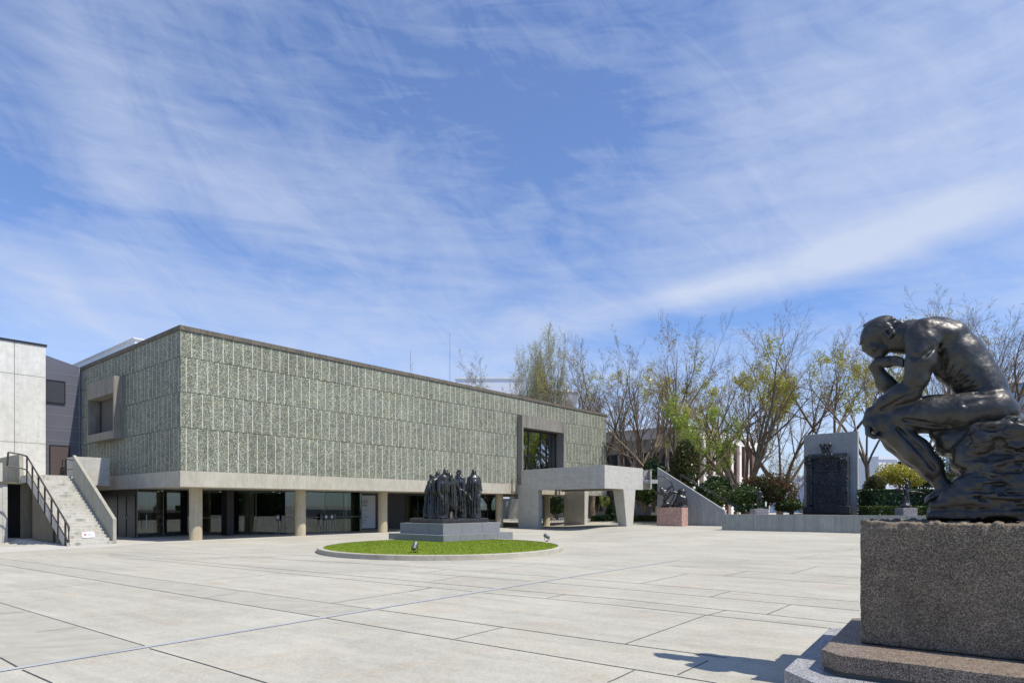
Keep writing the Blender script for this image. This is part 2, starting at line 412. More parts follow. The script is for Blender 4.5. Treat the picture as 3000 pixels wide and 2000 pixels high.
# glass: partly see-through, partly mirror
def glass(name, tint, refl=.12, lo=.10):
    m, t = newmat(name)
    lw = t.new('ShaderNodeFresnel', {'IOR': 1.5})
    fac = t.ramp(lw.outputs[0], 0., 1., refl, .8)
    tr = t.new('ShaderNodeBsdfTransparent', {'Color': tint})
    gl = t.new('ShaderNodeBsdfGlossy', {'Color': (.95, .97, 1.0), 'Roughness': .01})
    mx = t.n.new('ShaderNodeMixShader'); t.set(mx.inputs[0], fac); t.l.new(tr.outputs[0], mx.inputs[1]); t.l.new(gl.outputs[0], mx.inputs[2])
    t.new('ShaderNodeOutputMaterial', {'Surface': mx.outputs[0]})
glass('glass', (.60, .68, .66), .04); glass('glass_dark', (.06, .09, .12), .42); glass('glass_green', (.34, .52, .43), .04)
# bark and leaves
def bark(name, c1, c2):
    m, t = newmat(name); O = t.obj()
    n = t.noise(t.scale(O, (3, 3, .7)), 1.6, 4, .65); b = t.noise(t.scale(O, (14, 14, 3)), 1.0, 3, .6)
    fin(t, t.mix(t.ramp(n, .35, .65), c1, c2), .9, b, .5, .03, spec=.2)
bark('bark', (.125, .092, .064), (.27, .215, .155)); bark('bark_pale', (.17, .15, .11), (.30, .27, .19)); bark('bark_warm', (.10, .075, .055), (.2, .155, .115))
def leaf(name, c1, c2, c3=None, tr=.35, thr=.62, gloss=.06):
    m, t = newmat(name)
    oi = t.n.new('ShaderNodeNewGeometry'); rnd = oi.outputs['Random Per Island']; P = oi.outputs['Position']
    c = t.mix(rnd, c1, c2)
    if c3: c = t.mix(t.m('MULTIPLY', t.ramp(t.noise(P, 1.1, 3, .6), thr-.06, thr+.06), .85), c, c3)
    di = t.new('ShaderNodeBsdfDiffuse', {'Color': c, 'Roughness': .6}); tl = t.new('ShaderNodeBsdfTranslucent', {'Color': c})
    gl = t.new('ShaderNodeBsdfGlossy', {'Color': (.5, .5, .5), 'Roughness': .35})
    mx = t.n.new('ShaderNodeMixShader'); mx.inputs[0].default_value = tr; t.l.new(di.outputs[0], mx.inputs[1]); t.l.new(tl.outputs[0], mx.inputs[2])  # solid box added inside the hedge to close see-through gaps between leaves
    m2 = t.n.new('ShaderNodeMixShader'); m2.inputs[0].default_value = gloss; t.l.new(mx.outputs[0], m2.inputs[1]); t.l.new(gl.outputs[0], m2.inputs[2])
    t.new('ShaderNodeOutputMaterial', {'Surface': m2.outputs[0]})
leaf('leaf_yellow', (.42, .38, .06), (.55, .55, .12), (.45, .34, .08), .45)
leaf('leaf_green', (.30, .40, .05), (.48, .56, .10), None, .45)
leaf('leaf_orange', (.33, .20, .03), (.42, .30, .05), None, .4)
leaf('leaf_pale', (.40, .41, .20), (.52, .52, .28), None, .4)
leaf('leaf_dark', (.018, .045, .014), (.05, .095, .028), (.09, .13, .03), .2)
leaf('leaf_mid', (.04, .075, .02), (.09, .14, .03), (.15, .17, .03), .3)
leaf('leaf_red', (.10, .05, .025), (.2, .095, .04), (.075, .10, .03), .3, .5)
leaf('leaf_olive', (.06, .075, .022), (.13, .13, .035), (.17, .12, .03), .3)
def sm_(o):
    o.data.shade_smooth(); o.data.set_sharp_from_angle(angle=math.radians(50))
# ================================================================== GROUND
def sheet(name, m, poly_fn=None):
    pass
xs = np.concatenate([[-900, -400, -200, -120, -80], np.arange(-60, 60.1, 1.0), [80, 120, 200, 400, 900]])
ys = np.concatenate([[-900, -400, -200, -100, -60], np.arange(-40, 80.1, 1.0), [100, 130, 200, 400, 900]])
g = MB(); nx, ny = len(xs), len(ys)
g.v = [(float(a), float(b), gz(a, b)) for b in ys for a in xs]
g.f = [(j*nx+i, j*nx+i+1, (j+1)*nx+i+1, (j+1)*nx+i) for j in range(ny-1) for i in range(nx-1)]
tag(g.build('ground', MAT['paving'], fix=False), 'pale washed gravel paving of the wide museum forecourt', kind='structure')
def drape(mb, a, b, wd, dz=.004, step=.8):
    a = Vector((a[0], a[1], 0)); b = Vector((b[0], b[1], 0)); d_ = b-a; L = d_.length; n = max(1, int(L/step)); d_.normalize()
    s_ = Vector((-d_.y, d_.x, 0))*wd/2; vs = []
    for i in range(n+1):
        p = a+d_*(L*i/n)
        for q in (p-s_, p+s_): vs.append((q.x, q.y, gz(q.x, q.y)+dz))
    mb.add(vs, [(2*i, 2*i+2, 2*i+3, 2*i+1) for i in range(n)])
JA = [ # long joints, as two picture points each
 ((0, 1634.4), (600, 1714.8), (1090, 1783)), ((0, 1652.5), (600, 1751.8), (935, 1806)), ((957, 1810), (1200, 1851.3), (1800, 1950.5), (2100, 2000)),
 ((0, 1764.5), (423.5, 1890.8)), ((438, 1898.5), (600, 1945), (782, 2000)), ((0, 1925), (52, 1953.5)), ((66, 1961.5), (153, 2000)),
 ((1108, 1785.5), (1200, 1797.6), (1800, 1881.8), (2130, 1926)), ((600, 1646.7), (1200, 1700), (1448, 1723)), ((1470, 1725), (1800, 1752.6), (2248, 1799), (2510, 1828)),
 ((600, 1655), (1200, 1713.8), (1384, 1732)), ((1412, 1735), (1800, 1771.4), (2498, 1846.4)), ((1200, 1675), (1555, 1702.5)), ((1585, 1704.5), (1800, 1722.4), (2516, 1787.3)),
 ((320, 1628), (600, 1655)), ((600, 1646), (320, 1622)), ((1200, 1658.7), (1635, 1689.5)), ((1660, 1691), (1876, 1708.7), (2516, 1762.5)),
 ((1320, 1643), (1575, 1651), (1800, 1666.8)), ((1840, 1668), (2138, 1687), (2516, 1713)), ((1975, 1658), (2320, 1680), (2516, 1691)), ((700, 1631), (1200, 1659)),
 ((770, 1633), (1200, 1657)), ((1700, 1632), (2100, 1647), (2516, 1663)), ((2000, 1630), (2516, 1652)), ((1560, 1612), (2000, 1624), (2516, 1640)), ((300, 1604), (800, 1632))]
JB = [ # cross joints
 ((970, 1766), (1200, 1731), (1265, 1721)), ((1332, 1871), (1472, 1837)), ((1833.7, 1884.7), (2069.4, 1800.5)), ((1800, 1990), (1858, 1962.7)), ((2246.9, 1799), (2317.3, 1769.9)),
 ((1876.5, 1708.7), (2014.3, 1680.2)), ((2080, 1748), (2138, 1731)), ((1602, 1751.6), (1658, 1740)), ((0, 1734), (300, 1707)), ((0, 1796), (72, 1792)), ((105, 1851), (225, 1836.5)),
 ((600, 1699), (820, 1679)), ((1200, 1732), (1262, 1721)), ((1260, 1703), (1357, 1687)), ((1410, 1672.5), (1570, 1651)), ((2120, 1687), (2190, 1672.5)), ((2316, 1680), (2398, 1657.5)),
 ((2345, 1634), (2410, 1623)), ((2480, 1613.5), (2498, 1607.5)), ((2494, 1827), (2516, 1817)), ((1780, 1998), (1800, 1990)), ((1250, 1676), (1310, 1667)), ((2160, 1643.5), (2196, 1640)), ((560, 1640), (690, 1630)), ((2074, 1801), (2130, 1786)), ((600, 1750), (700, 1735)), ((1985, 1976), (2075, 1934))]
j = MB(); seen = []
for L_, wd in ((JA, .020), (JB, .014)):
    for pl in L_:
        for a, b in zip(pl[:-1], pl[1:]):
            p, q = Gd(*a), Gd(*b); near = min(p.length, q.length)
            drape(j, p, q, wd)
tag(j.build('paving_joints', MAT['joint'], fix=False), 'dark open joints between the paving slabs', kind='structure')
st = MB()
pts = [Gd(-60, 1975), Gd(600, 1866.6), Gd(1200, 1766.4), Gd(1710, 1682.9), Gd(1990, 1640)]
for a, b in zip(pts[:-1], pts[1:]): drape(st, a, b, .10, .008)
tag(st.build('paving_strip', MAT['strip'], fix=False), 'pale blue strip crossing the whole forecourt', kind='structure')
pd = MB()
for q in ([(-40, 1629), (600, 1714.8), (1080, 1782), (930, 1805.5), (600, 1751.8), (-40, 1646)], [(-40, 1752), (0, 1764.5), (423.5, 1890.8), (52, 1953), (0, 1925), (-40, 1905)]):
    vs = [G(*a) + Vector((0, 0, .0022)) for a in q]
    pd.add(vs, [tuple(range(len(vs)))])
tag(pd.build('paving_panels', MAT['paving_dark']), 'darker greyish paving slabs', kind='structure')
# smooth apron under and in front of the building
ap = MB()
fl_ = [toB(p) for p in (G(-160, 1626), G(0, 1618), G(330, 1600), G(420, 1592), G(600, 1584), G(890, 1571.5), G(1129, 1561.5), G(1500, 1547))]
uu_ = [a for a, b in fl_]; ss_ = [b for a, b in fl_]
ug = np.arange(-16, 24.7, .7); vs = []
for u_ in ug:
    s0 = float(np.interp(u_, uu_, ss_))
    for k in range(24):
        s_ = s0+(30-s0)*(k/23.)**1.4; p = W(u_, s_); vs.append((p.x, p.y, gz(p.x, p.y)+.012*min(1, k)+.0035))
ap.add(vs, [(i*24+k, (i+1)*24+k, (i+1)*24+k+1, i*24+k+1) for i in range(len(ug)-1) for k in range(23)])
tag(ap.build('apron', MAT['apron']), 'smooth light concrete apron along the foot of the museum', kind='structure')

# ================================================================== MUSEUM
mus = empty('museum_building', C0, 'large flat-topped museum clad in green-grey pebble panels raised on round concrete columns', 'museum', rz=BANG)
LEN, DEP = 37.47, 30.0
U0, U1, ZW = 24.63, 30.27, 8.62        # big window surround in the sunlit facade
S0, S1 = 7.0, 11.2                     # window box in the shaded end
rows = [(3.375, 5.365), (5.388, 7.022), (7.045, 8.658), (8.685, 9.895)]
f = MB(); sd = MB()
for i, (a, b) in enumerate(rows):
    if i < 3:
        f.box(0, U0-.003, 0, .3, a, b); f.box(U1+.003, LEN, 0, .3, a, b)
        lo_, hi_ = (a, b)
        if i == 0:
            sd.box(0, .3, .303, DEP, a, b)
        else:
            sd.box(0, .3, .303, S0, a, b); sd.box(0, .3, S1, DEP, a, b)
    else:
        f.box(0, LEN, 0, .3, a, b); sd.box(0, .3, .303, DEP, a, b)
f.build('pebble_facade', MAT['pebble'], mus)
sd.build('side_facade', MAT['pebble'], mus)
c = MB()
c.box(.1, U0-.01, .1, DEP-.1, 3.37, 9.87); c.box(U1+.01, LEN-.06, .1, DEP-.1, 3.37, 9.87); c.box(U0-.01, U1+.01, 1.6, DEP-.1, 3.37, 9.87); c.box(U0-.01, U1+.01, .1, 1.6, ZW+.02, 9.87)
core = c.build('core_wall', MAT['core'], mus)
# cavity behind the end window
c = MB(); c.box(-.06, LEN+.06, -.06, .42, 9.90, 10.11); c.box(-.06, .42, .42, DEP, 9.90, 10.11); c.box(LEN-.42, LEN+.06, .42, DEP, 9.90, 10.11); c.box(.42, LEN-.42, DEP-.4, DEP, 9.90, 10.11)
cop = c.build('coping', MAT['coping'], mus)
for u_ in np.arange(.35, LEN, 3.0): MB().box(u_, u_+.02, -.063, -.058, 9.902, 10.108).build('coping_joint', MAT['joint'], cop)
c = MB(); c.box(.42, LEN-.42, .42, DEP-.4, 9.75, 9.9); c.build('roof', MAT['conc_soffit'], mus)
c = MB(); c.box(-.03, LEN+.03, -.03, DEP, 2.615, 3.365)
c.build('floor_band', MAT['conc_band'], mus)
c = MB(); c.box(.1, LEN-.1, .25, DEP, 2.60, 2.612); c.build('soffit', MAT['conc_soffit'], mus)
for i, u_ in enumerate((1.29, 7.05, 12.87, 18.65, 24.4, 30.2, 36.0)):
    for s_ in (1.4, 7.5, 13.5):
        if s_ == 13.5 and u_ < 30: continue
        if i == 4 and s_ < 2: u_ = 24.15
        cl_ = MB().lathe([(.30, 0), (.30, 2.6)], (u_, s_, 0), 40)
        o = cl_.build('column', MAT['conc_column'], mus, smooth=False)
        sm_(o)
# window surround on the sunlit side
c = MB(); P_ = -.49
c.box(U0, U0+.14, P_, 1.0, 3.30, ZW); c.box(U1-.22, U1, P_, 1.0, 3.30, ZW); c.box(U0+.14, U1-.22, P_, 1.0, 7.67, ZW)
ws = c.build('window_surround', MAT['conc_old'], mus, bevel=.01)
c = MB()
for u_ in (U0+.14, 26.3, 27.9, 29.4, U1-.28): c.box(u_, u_+.06, .26, .36, 3.37, 7.67)
for z_ in (3.37, 5.55, 7.60): c.box(U0+.2, U1-.28, .25, .37, z_, z_+.10)
c.box(29.46, 29.99, .22, .38, 4.4, 4.46)
c.build('window_frame', MAT['frame_dark'], mus)
MB().box(U0+.2, U1-.28, .30, .32, 3.4, 7.6).build('window_pane', MAT['glass_dark'], mus)
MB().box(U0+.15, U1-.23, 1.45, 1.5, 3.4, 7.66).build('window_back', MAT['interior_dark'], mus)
# window box on the shaded end
c = MB()
c.box(-.52, .3, S0, S0+.13, 5.30, ZW); c.box(-.52, .3, S1-.12, S1, 5.30, ZW)
c.box(-.52, .3, S0+.13, S1-.12, 7.73, ZW); c.box(-.52, .3, S0+.13, S1-.12, 5.30, 5.73)
c.build('window_box', MAT['conc_old'], mus, bevel=.01)
for s_ in (S0+.13, 8.6, S1-.32): MB().box(.08, .16, s_, s_+.16, 5.73, 7.73).build('window_post', MAT['metal_dark'], mus)
MB().box(.17, .19, S0+.13, S1-.12, 5.73, 7.73).build('window_pane', MAT['brown_panel'], mus)
# ---- ground floor glazing
GL = [(.24, 5.9), (3.1, 6.6), (4.9, 5.7), (7.4, 3.6), (12.5, 3.1), (13.0, 5.3)]
zt = 2.6
for i, (a, b) in enumerate(zip(GL[:-1], GL[1:])):
    va, vb = Vector((*a, 0)), Vector((*b, 0)); L = (vb-va).length; d_ = (vb-va)/L; nn = max(1, round(L/1.45))
    for k in range(nn):
        p = va+d_*(L*k/nn+.012); q = va+d_*(L*(k+1)/nn-.012); nrm = Vector((-d_.y, d_.x, 0))*.02
        green = (i == 3 and k >= nn-2) or i == 4
        MB().prism([p, q, q+Vector((0, 0, zt-.05)), p+Vector((0, 0, zt-.05))], nrm).build('glass_pane', MAT['glass_green' if green else 'glass'], mus, local=True).location.z = .05
    fr = MB()
    fr.prism([va, vb, vb+Vector((0, 0, .06)), va+Vector((0, 0, .06))], nrm*3)
    fr.prism([va+Vector((0, 0, zt-.05)), vb+Vector((0, 0, zt-.05)), vb+Vector((0, 0, zt)), va+Vector((0, 0, zt))], nrm*3)
    for k in range(nn+1):
        p = va+d_*(L*k/nn)
        fr.box(p.x-.012, p.x+.012, p.y-.012, p.y+.012, 0, zt)
    fr.build('glazing_frame', MAT['frame_grey'], mus)
    if i in (1, 3):
        for z_ in (1.02,):
            MB().tube([va+Vector((0, -.06, z_)), vb+Vector((0, -.06, z_))], .018).build('push_rail', MAT['steel'], mus)
MB().box(4.55, 4.95, 4.9, 5.6, 0, 2.6).build('door_pier', MAT['metal_dark'], mus)
MB().tube([(.65, 5.8, .55), (.65, 5.8, 1.25)], .02).build('door_handle', MAT['steel'], mus)
for u_ in (7.3, 9.6, 9.9, 10.6): MB().tube([(u_, 3.25, .5), (u_, 3.25, 1.2)], .018).build('door_handle', MAT['steel'], mus)
# rear glazing to the right of the poster wall
for k in range(8):
    MB().box(19.1+k*1.35, 19.1+k*1.35+1.31, 6.6, 6.62, .05, 2.58).build('glass_pane', MAT['glass_green' if k % 3 == 1 else 'glass'], mus)
c = MB()
for k in range(9): c.box(19.08+k*1.35-.02, 19.08+k*1.35+.02, 6.57, 6.64, 0, 2.6)
c.box(19, 29.9, 6.58, 6.63, 0, .05); c.build('glazing_frame', MAT['frame_grey'], mus)
# dark side wall left of the glass with door leaves
c = MB(); c.box(.30, .42, 6.0, 14.0, 0, 2.60); c.build('side_wall', MAT['metal_dark'], mus)
for s_ in (6.3, 7.6, 8.9): MB().box(.27, .30, s_, s_+1.15, .05, 2.3).build('side_door', MAT['frame_dark'], mus)
for s_ in (7.38, 7.68): MB().box(.22, .27, s_, s_+.05, 1.0, 1.15).build('door_handle', MAT['steel'], mus)
# interior
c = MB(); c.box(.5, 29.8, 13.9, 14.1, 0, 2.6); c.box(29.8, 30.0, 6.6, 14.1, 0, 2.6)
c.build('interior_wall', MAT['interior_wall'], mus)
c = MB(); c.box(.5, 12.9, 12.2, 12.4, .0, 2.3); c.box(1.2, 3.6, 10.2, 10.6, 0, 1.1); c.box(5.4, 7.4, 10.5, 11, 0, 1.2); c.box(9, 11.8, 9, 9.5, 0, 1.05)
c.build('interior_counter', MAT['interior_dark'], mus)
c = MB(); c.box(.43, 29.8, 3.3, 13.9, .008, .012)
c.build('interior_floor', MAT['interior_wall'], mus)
m, t = newmat('lamp'); e = t.new('ShaderNodeEmission', {'Color': (1, .86, .6), 'Strength': 1.6}); t.new('ShaderNodeOutputMaterial', {'Surface': e.outputs[0]})
for u_, s_ in ((1.0, 8.8), (2.6, 8.8), (4.3, 8.6), (6.0, 8.8), (7.6, 8), (8.3, 6.5), (9.9, 5.5), (11.4, 7.2), (5.5, 7.2), (10.6, 9.8), (3.2, 11), (21, 9), (23, 9), (25, 9)):
    MB().lathe([(.06, 2.585), (.06, 2.597)], (u_, s_, 0), 12).build('downlight', MAT['lamp'], mus)
# wall carrying the poster
c = MB(); c.box(13.1, 19.0, 6.4, 6.6, 0, 2.6); c.build('recess_wall', MAT['interior_wall'], mus)
# things behind the glass: black shelf display with colourful goods
sh = empty('display_shelf', W(2.1, 9.2), 'dark shelf with small yellow and white goods behind the left glass', 'shelf', rz=BANG)
c = MB(); c.box(-.9, .9, 0, .35, 0, .08); c.box(-.9, -.86, 0, .35, .08, 1.7); c.box(.86, .9, 0, .35, .08, 1.7)
for z_ in (.5, .9, 1.3, 1.66): c.box(-.86, .86, 0, .35, z_, z_+.03)
c.build('shelf_frame', MAT['frame_dark'], sh)
rnd = random.Random(4)
flat('goods_yellow', (.75, .6, .12), .6); flat('goods_white', (.6, .6, .62), .6)
for z_ in (.53, .93, 1.33):
    for k in range(9):
        x_ = -.8+k*.18; MB().box(x_, x_+.1, .05, .2, z_, z_+.1+.12*rnd.random()).build('goods', MAT['goods_yellow' if rnd.random() < .5 else 'goods_white'], sh)
# queue posts inside the entrance
flat('post_black', (.02, .02, .022), .4)
qp = None
for i in range(6):
    loc = W(5.6+i*.62, 5.9-.25*i)
    if qp is None:
        qp = empty('queue_post', loc, '', 'barrier post', 'queue posts inside the glazed entrance', BANG)
        MB().lathe([(.14, 0), (.14, .02), (.02, .04), (.02, .95), (.03, .96), (.03, 1.0)], n=12).build('post', MAT['post_black'], qp)
        o = qp
    else:
        o = copy_tree(qp, loc, BANG)
    o['label'] = 'thin black queue post standing behind the entrance glass'
# notice stands at the doors
for k, (u_, s_, lab) in enumerate(((6.9, 3.55, 'dark framed notice stand at the left entrance door'), (9.75, 2.95, 'dark framed notice stand left of the pair by the second door'), (10.15, 2.93, 'dark framed notice stand right of the pair by the second door'))):
    nb = empty('notice_stand', W(u_, s_), lab, 'notice', 'notice stands at the entrance', BANG)
    MB().box(-.12, .12, -.02, .02, .84, 1.2).build('board', MAT['frame_dark'], nb)
    MB().box(-.075, .075, -.026, -.021, .95, 1.12).build('panel', MAT['grey_paint'], nb)
    c = MB()
    for x_ in (-.11, .11): c.tube([(x_, 0, 0), (x_, 0, .82)], .014)
    c.build('stand', MAT['steel'], nb)
# poster
po = empty('poster', W(13.55, 6.39, 0), 'tall white poster with zigzag mark and lines of text beside the third column', 'poster', rz=BANG)
MB().box(0, 2.6, -.03, 0, .10, 2.45).build('sheet', MAT['white_paint'], po)
c = MB(); z0, z1 = 1.86, 2.14; x_ = .82
for k in range(7):
    for a, b in (((x_+k*.16, z0), (x_+k*.16+.08, z1)), ((x_+k*.16+.08, z1), (x_+k*.16+.16, z0))):
        c.prism([(a[0]-.012, -.034, a[1]), (a[0]+.012, -.034, a[1]), (b[0]+.012, -.034, b[1]), (b[0]-.012, -.034, b[1])], (0, .003, 0))
for z_, xa, xb in ((1.38, .75, 1.9), (1.28, 1.1, 1.5), (1.12, .9, 1.75), (.99, .6, 1.2), (.99, 1.35, 1.8), (.88, .35, .75), (.88, .9, 1.5), (.88, 1.6, 2.1), (.78, 1.05, 1.7), (.66, .7, 1.1), (.66, 1.2, 1.9), (.55, .75, 1.15), (.55, 1.3, 1.8), (.45, .9, 1.7)):
    n_ = int((xb-xa)/.06)
    for k in range(n_):
        if rnd.random() < .85: c.box(xa+k*.06, xa+k*.06+.045, -.034, -.031, z_, z_+.025+.015*rnd.random())
c.build('print', MAT['ink'], po)
def text(body, size, m, parent, M_, align='CENTER'):
    cu = bpy.data.curves.new('lettering', 'FONT'); cu.body = body; cu.size = size; cu.extrude = .001; cu.align_x = align
    ob = bpy.data.objects.new('lettering_tmp', cu); COL.objects.link(ob)
    dg = bpy.context.evaluated_depsgraph_get(); me = bpy.data.meshes.new_from_object(ob.evaluated_get(dg))
    COL.objects.unlink(ob); bpy.data.objects.remove(ob)
    o2 = bpy.data.objects.new('lettering', me); COL.objects.link(o2); me.materials.clear(); me.materials.append(m)
    o2.parent = parent; o2.matrix_local = M_
    return o2
RX = Matrix.Rotation(math.radians(90), 4, 'X')
text('国立西洋美術館', .15, MAT['ink'], po, Matrix.Translation((1.35, -.035, 1.68)) @ RX)

# roof objects
rb_ = empty('rooftop_skylight', W(0, 0, 0), 'low white box on the museum roof above the shaded end', 'skylight', rz=BANG)
a = toB(D(363, 1004, 36.5)); 
MB().box(1.3, 5.2, 9.3, 22.0, 9.905, 11.3).build('box_wall', MAT['white_paint'], rb_)
MB().box(1.2, 5.3, 9.2, 22.1, 11.3, 11.36).build('lid', MAT['white_paint'], rb_)
for px, y0, y1, dd, lab in ((1318, 975, 1112, 70, 'tall thin lightning rod behind the museum roof, the taller one'), (1203, 1028, 1085, 62, 'short thin lightning rod behind the museum roof'), (1407, 1050, 1075, 60, 'stub of a thin rod on the museum roof, farthest right')):
    p = D(px, y1, dd); q = D(px, y0, dd)
    tag(MB().tube([Vector((p.x, p.y, 9.9)), q], [.05, .025], 6).build('lightning_rod', MAT['steel']), lab, 'lightning rod', 'rods above the roof')
# little ladder frame at the facade beside the porch
la = empty('wall_ladder', W(23.9, -.05, 0), 'narrow dark ladder frame on the band just left of the porch', 'ladder', rz=BANG)
c = MB(); c.tube([(0, -.05, 2.55), (.06, -.05, 3.75)], .035, 6); c.tube([(.5, -.05, 2.55), (.5, -.05, 3.5)], .035, 6)
for z_ in (2.62, 2.8): c.tube([(0, -.05, z_), (.5, -.05, z_)], .03, 6)
c.build('frame', MAT['conc_old'], la)

# ================================================================== PORCH
por = empty('entrance_porch', W(24.7, -4), 'raised board-marked concrete porch deck on piers and a tapered pylon', 'porch')
A0 = W(24.7, .0); A1 = D(1771.6, 1479, 41.63); A1.z = 0; B1 = D(1883.7, 1479, 45.7); B1.z = 0
ad = (A1-A0).normalized(); bd = (B1-A1).normalized(); PL = (A1-A0).length; PW = (B1-A1).length
def PP(m_, w_, z): return A0 + ad*m_ + bd*w_ + Vector((0, 0, z))
def pbox(mb, m0, m1, w0, w1, z0, z1):
    mb.prism([PP(m0, w0, z0), PP(m1, w0, z0), PP(m1, w1, z0), PP(m0, w1, z0)], (0, 0, z1-z0))
c = MB(); pbox(c, .52, PL, 0, .18, 2.85, 4.40); pbox(c, PL-.18, PL, .18, PW-.18, 2.85, 4.40); pbox(c, .52, PL, PW-.18, PW, 2.85, 4.40)
c.build('parapet', MAT['conc_porch'], por, local=False, bevel=.012)
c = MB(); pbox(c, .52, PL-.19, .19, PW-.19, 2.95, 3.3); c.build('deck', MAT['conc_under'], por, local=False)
c = MB(); pbox(c, .03, .52, 0, .44, 2.85, 4.40); c.build('parapet', MAT['conc_porch'], por, local=False)
c = MB(); pbox(c, .03, 2.31, .0, .44, 0, 2.85); c.build('pier', MAT['conc_porch_v'], por, local=False, bevel=.01)
pr = MB()
e0 = W(30.95, .1)
for sgn in (0,):
    q0 = e0; q1 = e0+ad*2.35; wv = bd*.42; wt = bd*.62
    vs = [q0, q1, q1+wv, q0+wv, q0+Vector((0, 0, 2.95)), q1+Vector((0, 0, 2.95)), q1+wt+Vector((0, 0, 2.95)), q0+wt+Vector((0, 0, 2.95))]
    pr.add(vs, [(0, 3, 2, 1), (4, 5, 6, 7), (0, 1, 5, 4), (1, 2, 6, 5), (2, 3, 7, 6), (3, 0, 4, 7)])
pr.build('pier', MAT['conc_porch_v'], por, local=False)
# tapered pylon under the front edge
def onfront(px):   # width coordinate on the front face for a picture column
    k = (px-1500)/F; return (k*A1.y-A1.x)/(bd.x-k*bd.y)
wt0, wt1 = onfront(1826.5), onfront(1862.0); wb0, wb1 = onfront(1837.0), onfront(1853.5)
gzp = gz(*(PP(PL, wt0, 0).xy))
vs = []
for z_, a, b, m0 in ((.02, wb0, wb1, PL-.75), (2.85, wt0, wt1, PL-.95)):
    vs += [PP(m0, a, z_), PP(PL-.004, a, z_), PP(PL-.004, b, z_), PP(m0, b, z_)]
MB().add(vs, [(0, 3, 2, 1), (4, 5, 6, 7), (0, 1, 5, 4), (1, 2, 6, 5), (2, 3, 7, 6), (3, 0, 4, 7)]).build('pylon', MAT['conc_porch_v'], por, local=False)
# landing at the right of the porch with its rail, bridge to the stair wall
ln = empty('porch_landing', B1, 'small pale landing with dark rail between porch and stair wall', 'landing')
def DD(px, py, d0, zfix=None): return D(px, py, d0)
p0 = B1 + bd*.02
c = MB()
dl = 46.4
a, b = D(1885.5, 1374, dl), D(1909, 1432, dl)
c.box(a.x, b.x-.10, dl+.5, dl+.62, b.z, a.z-.02); c.box(b.x-.10, b.x, dl-.05, dl+1.3, b.z, a.z); c.box(a.x, b.x-.10, dl+1.1, dl+1.25, b.z, a.z)
c.build('landing_wall', MAT['conc_para'], ln, local=False)
a2 = D(1885.5, 1404, dl); c = MB(); c.box(a.x, D(1927, 0, dl).x, dl+.0, dl+.9, a2.z-.28, a2.z); c.build('bridge_slab', MAT['conc_para'], ln, local=False)
c = MB()
q = [D(1896, 1376, dl-.1), D(1888, 1377, dl-.1), D(1886, 1382, dl-.1), D(1886, 1394, dl-.1), D(1889, 1398, dl-.1), D(1909, 1398, dl-.1)]
c.tube(q, .022, 6); c.tube([D(1899, 1376, dl-.1), D(1899, 1414, dl-.1)], .03, 6); c.tube([D(1883, 1386, dl-.3), D(1881.6, 1432, dl-.3)], .03, 6); c.tube([D(1896, 1376, dl-.1), D(1909, 1376, dl-.1)], .022, 6)
c.build('rail', MAT['rail_brown'], ln, local=False)

# triangular stair wall (right)
q0 = Vector((10.89, 47.4, 0)); q1 = Vector((14.87, 44.06, 0)); dv = (q1-q0); th = Vector((dv.y, -dv.x, 0)).normalized()*-.22
stw = empty('garden_stair', q0, 'stair behind a sloping triangular concrete wall right of the porch', 'stair')
zb = .0
MB().prism([q0+Vector((0, 0, zb)), q1+Vector((0, 0, zb)), q1+Vector((0, 0, 1.15)), q1-dv*.012+Vector((0, 0, 1.40)), q0+Vector((0, 0, 4.58))], th).build('stair_wall', MAT['conc_wall_v'], stw, local=False, bevel=.012)
ns = 22; c = MB(); L = dv.length; dn = dv.normalized(); back = th.normalized()
for k in range(ns):
    a = q0+dn*(L*k/ns)+back*.23; b = q0+dn*(L*(k+1)/ns)+back*.23
    c.prism([a, b, b+Vector((0, 0, 3.6*(1-k/ns)+.3)), a+Vector((0, 0, 3.6*(1-k/ns)+.3))], back*1.9)
c.build('step', MAT['conc_stair'], stw, local=False)
c = MB()
o1 = q0+back*2.1+dn*.9; o2 = q1+back*2.1+dn*.9
for dz in (0, .13): c.tube([o1+Vector((0, 0, 4.12-dz)), o2+Vector((0, 0, 1.22-dz))], .016, 6)
for k in (0, 8):
    p = o1.lerp(o2, k/8); zt_ = 4.12+(1.22-4.12)*k/8; c.tube([p+Vector((0, 0, zt_-.9)), p+Vector((0, 0, zt_))], .012, 6)
c.build('handrail', MAT['frame_grey'], stw, local=False)

# ================================================================== LEFT BUILDINGS + STAIR
# pale concrete building
pb = empty('pale_concrete_building', W(-1.9, 13.6), 'pale smooth concrete building at the left edge, cut by thin panel joints', 'building', rz=BANG)
pe = toB(D(130, 1008, 37.0)); UE = -1.95; SP = 13.6
def zat(px, py, u_, s_):
    p = W(u_, s_); return H+(HZ-py)/F*p.y
ztop = zat(130, 1009, UE, SP)
MB().box(-16, 0, 0, 12, 2.0, ztop-.12).build('wall', MAT['conc_pale'], pb)
MB().box(-16.05, .06, -.05, 12, ztop-.12, ztop).build('roof_edge', MAT['frame_dark'], pb)
c = MB()
z1_, z2_ = zat(130, 1106, UE, SP), zat(130, 1300, UE, SP)
for z_ in (z1_, z2_): c.box(-16, 0.003, -.006, .0, z_, z_+.022)
c.box(-1.47, -1.44, -.0065, .0, 2.0, ztop-.12)
c.build('panel_joint', MAT['conc_old'], pb)
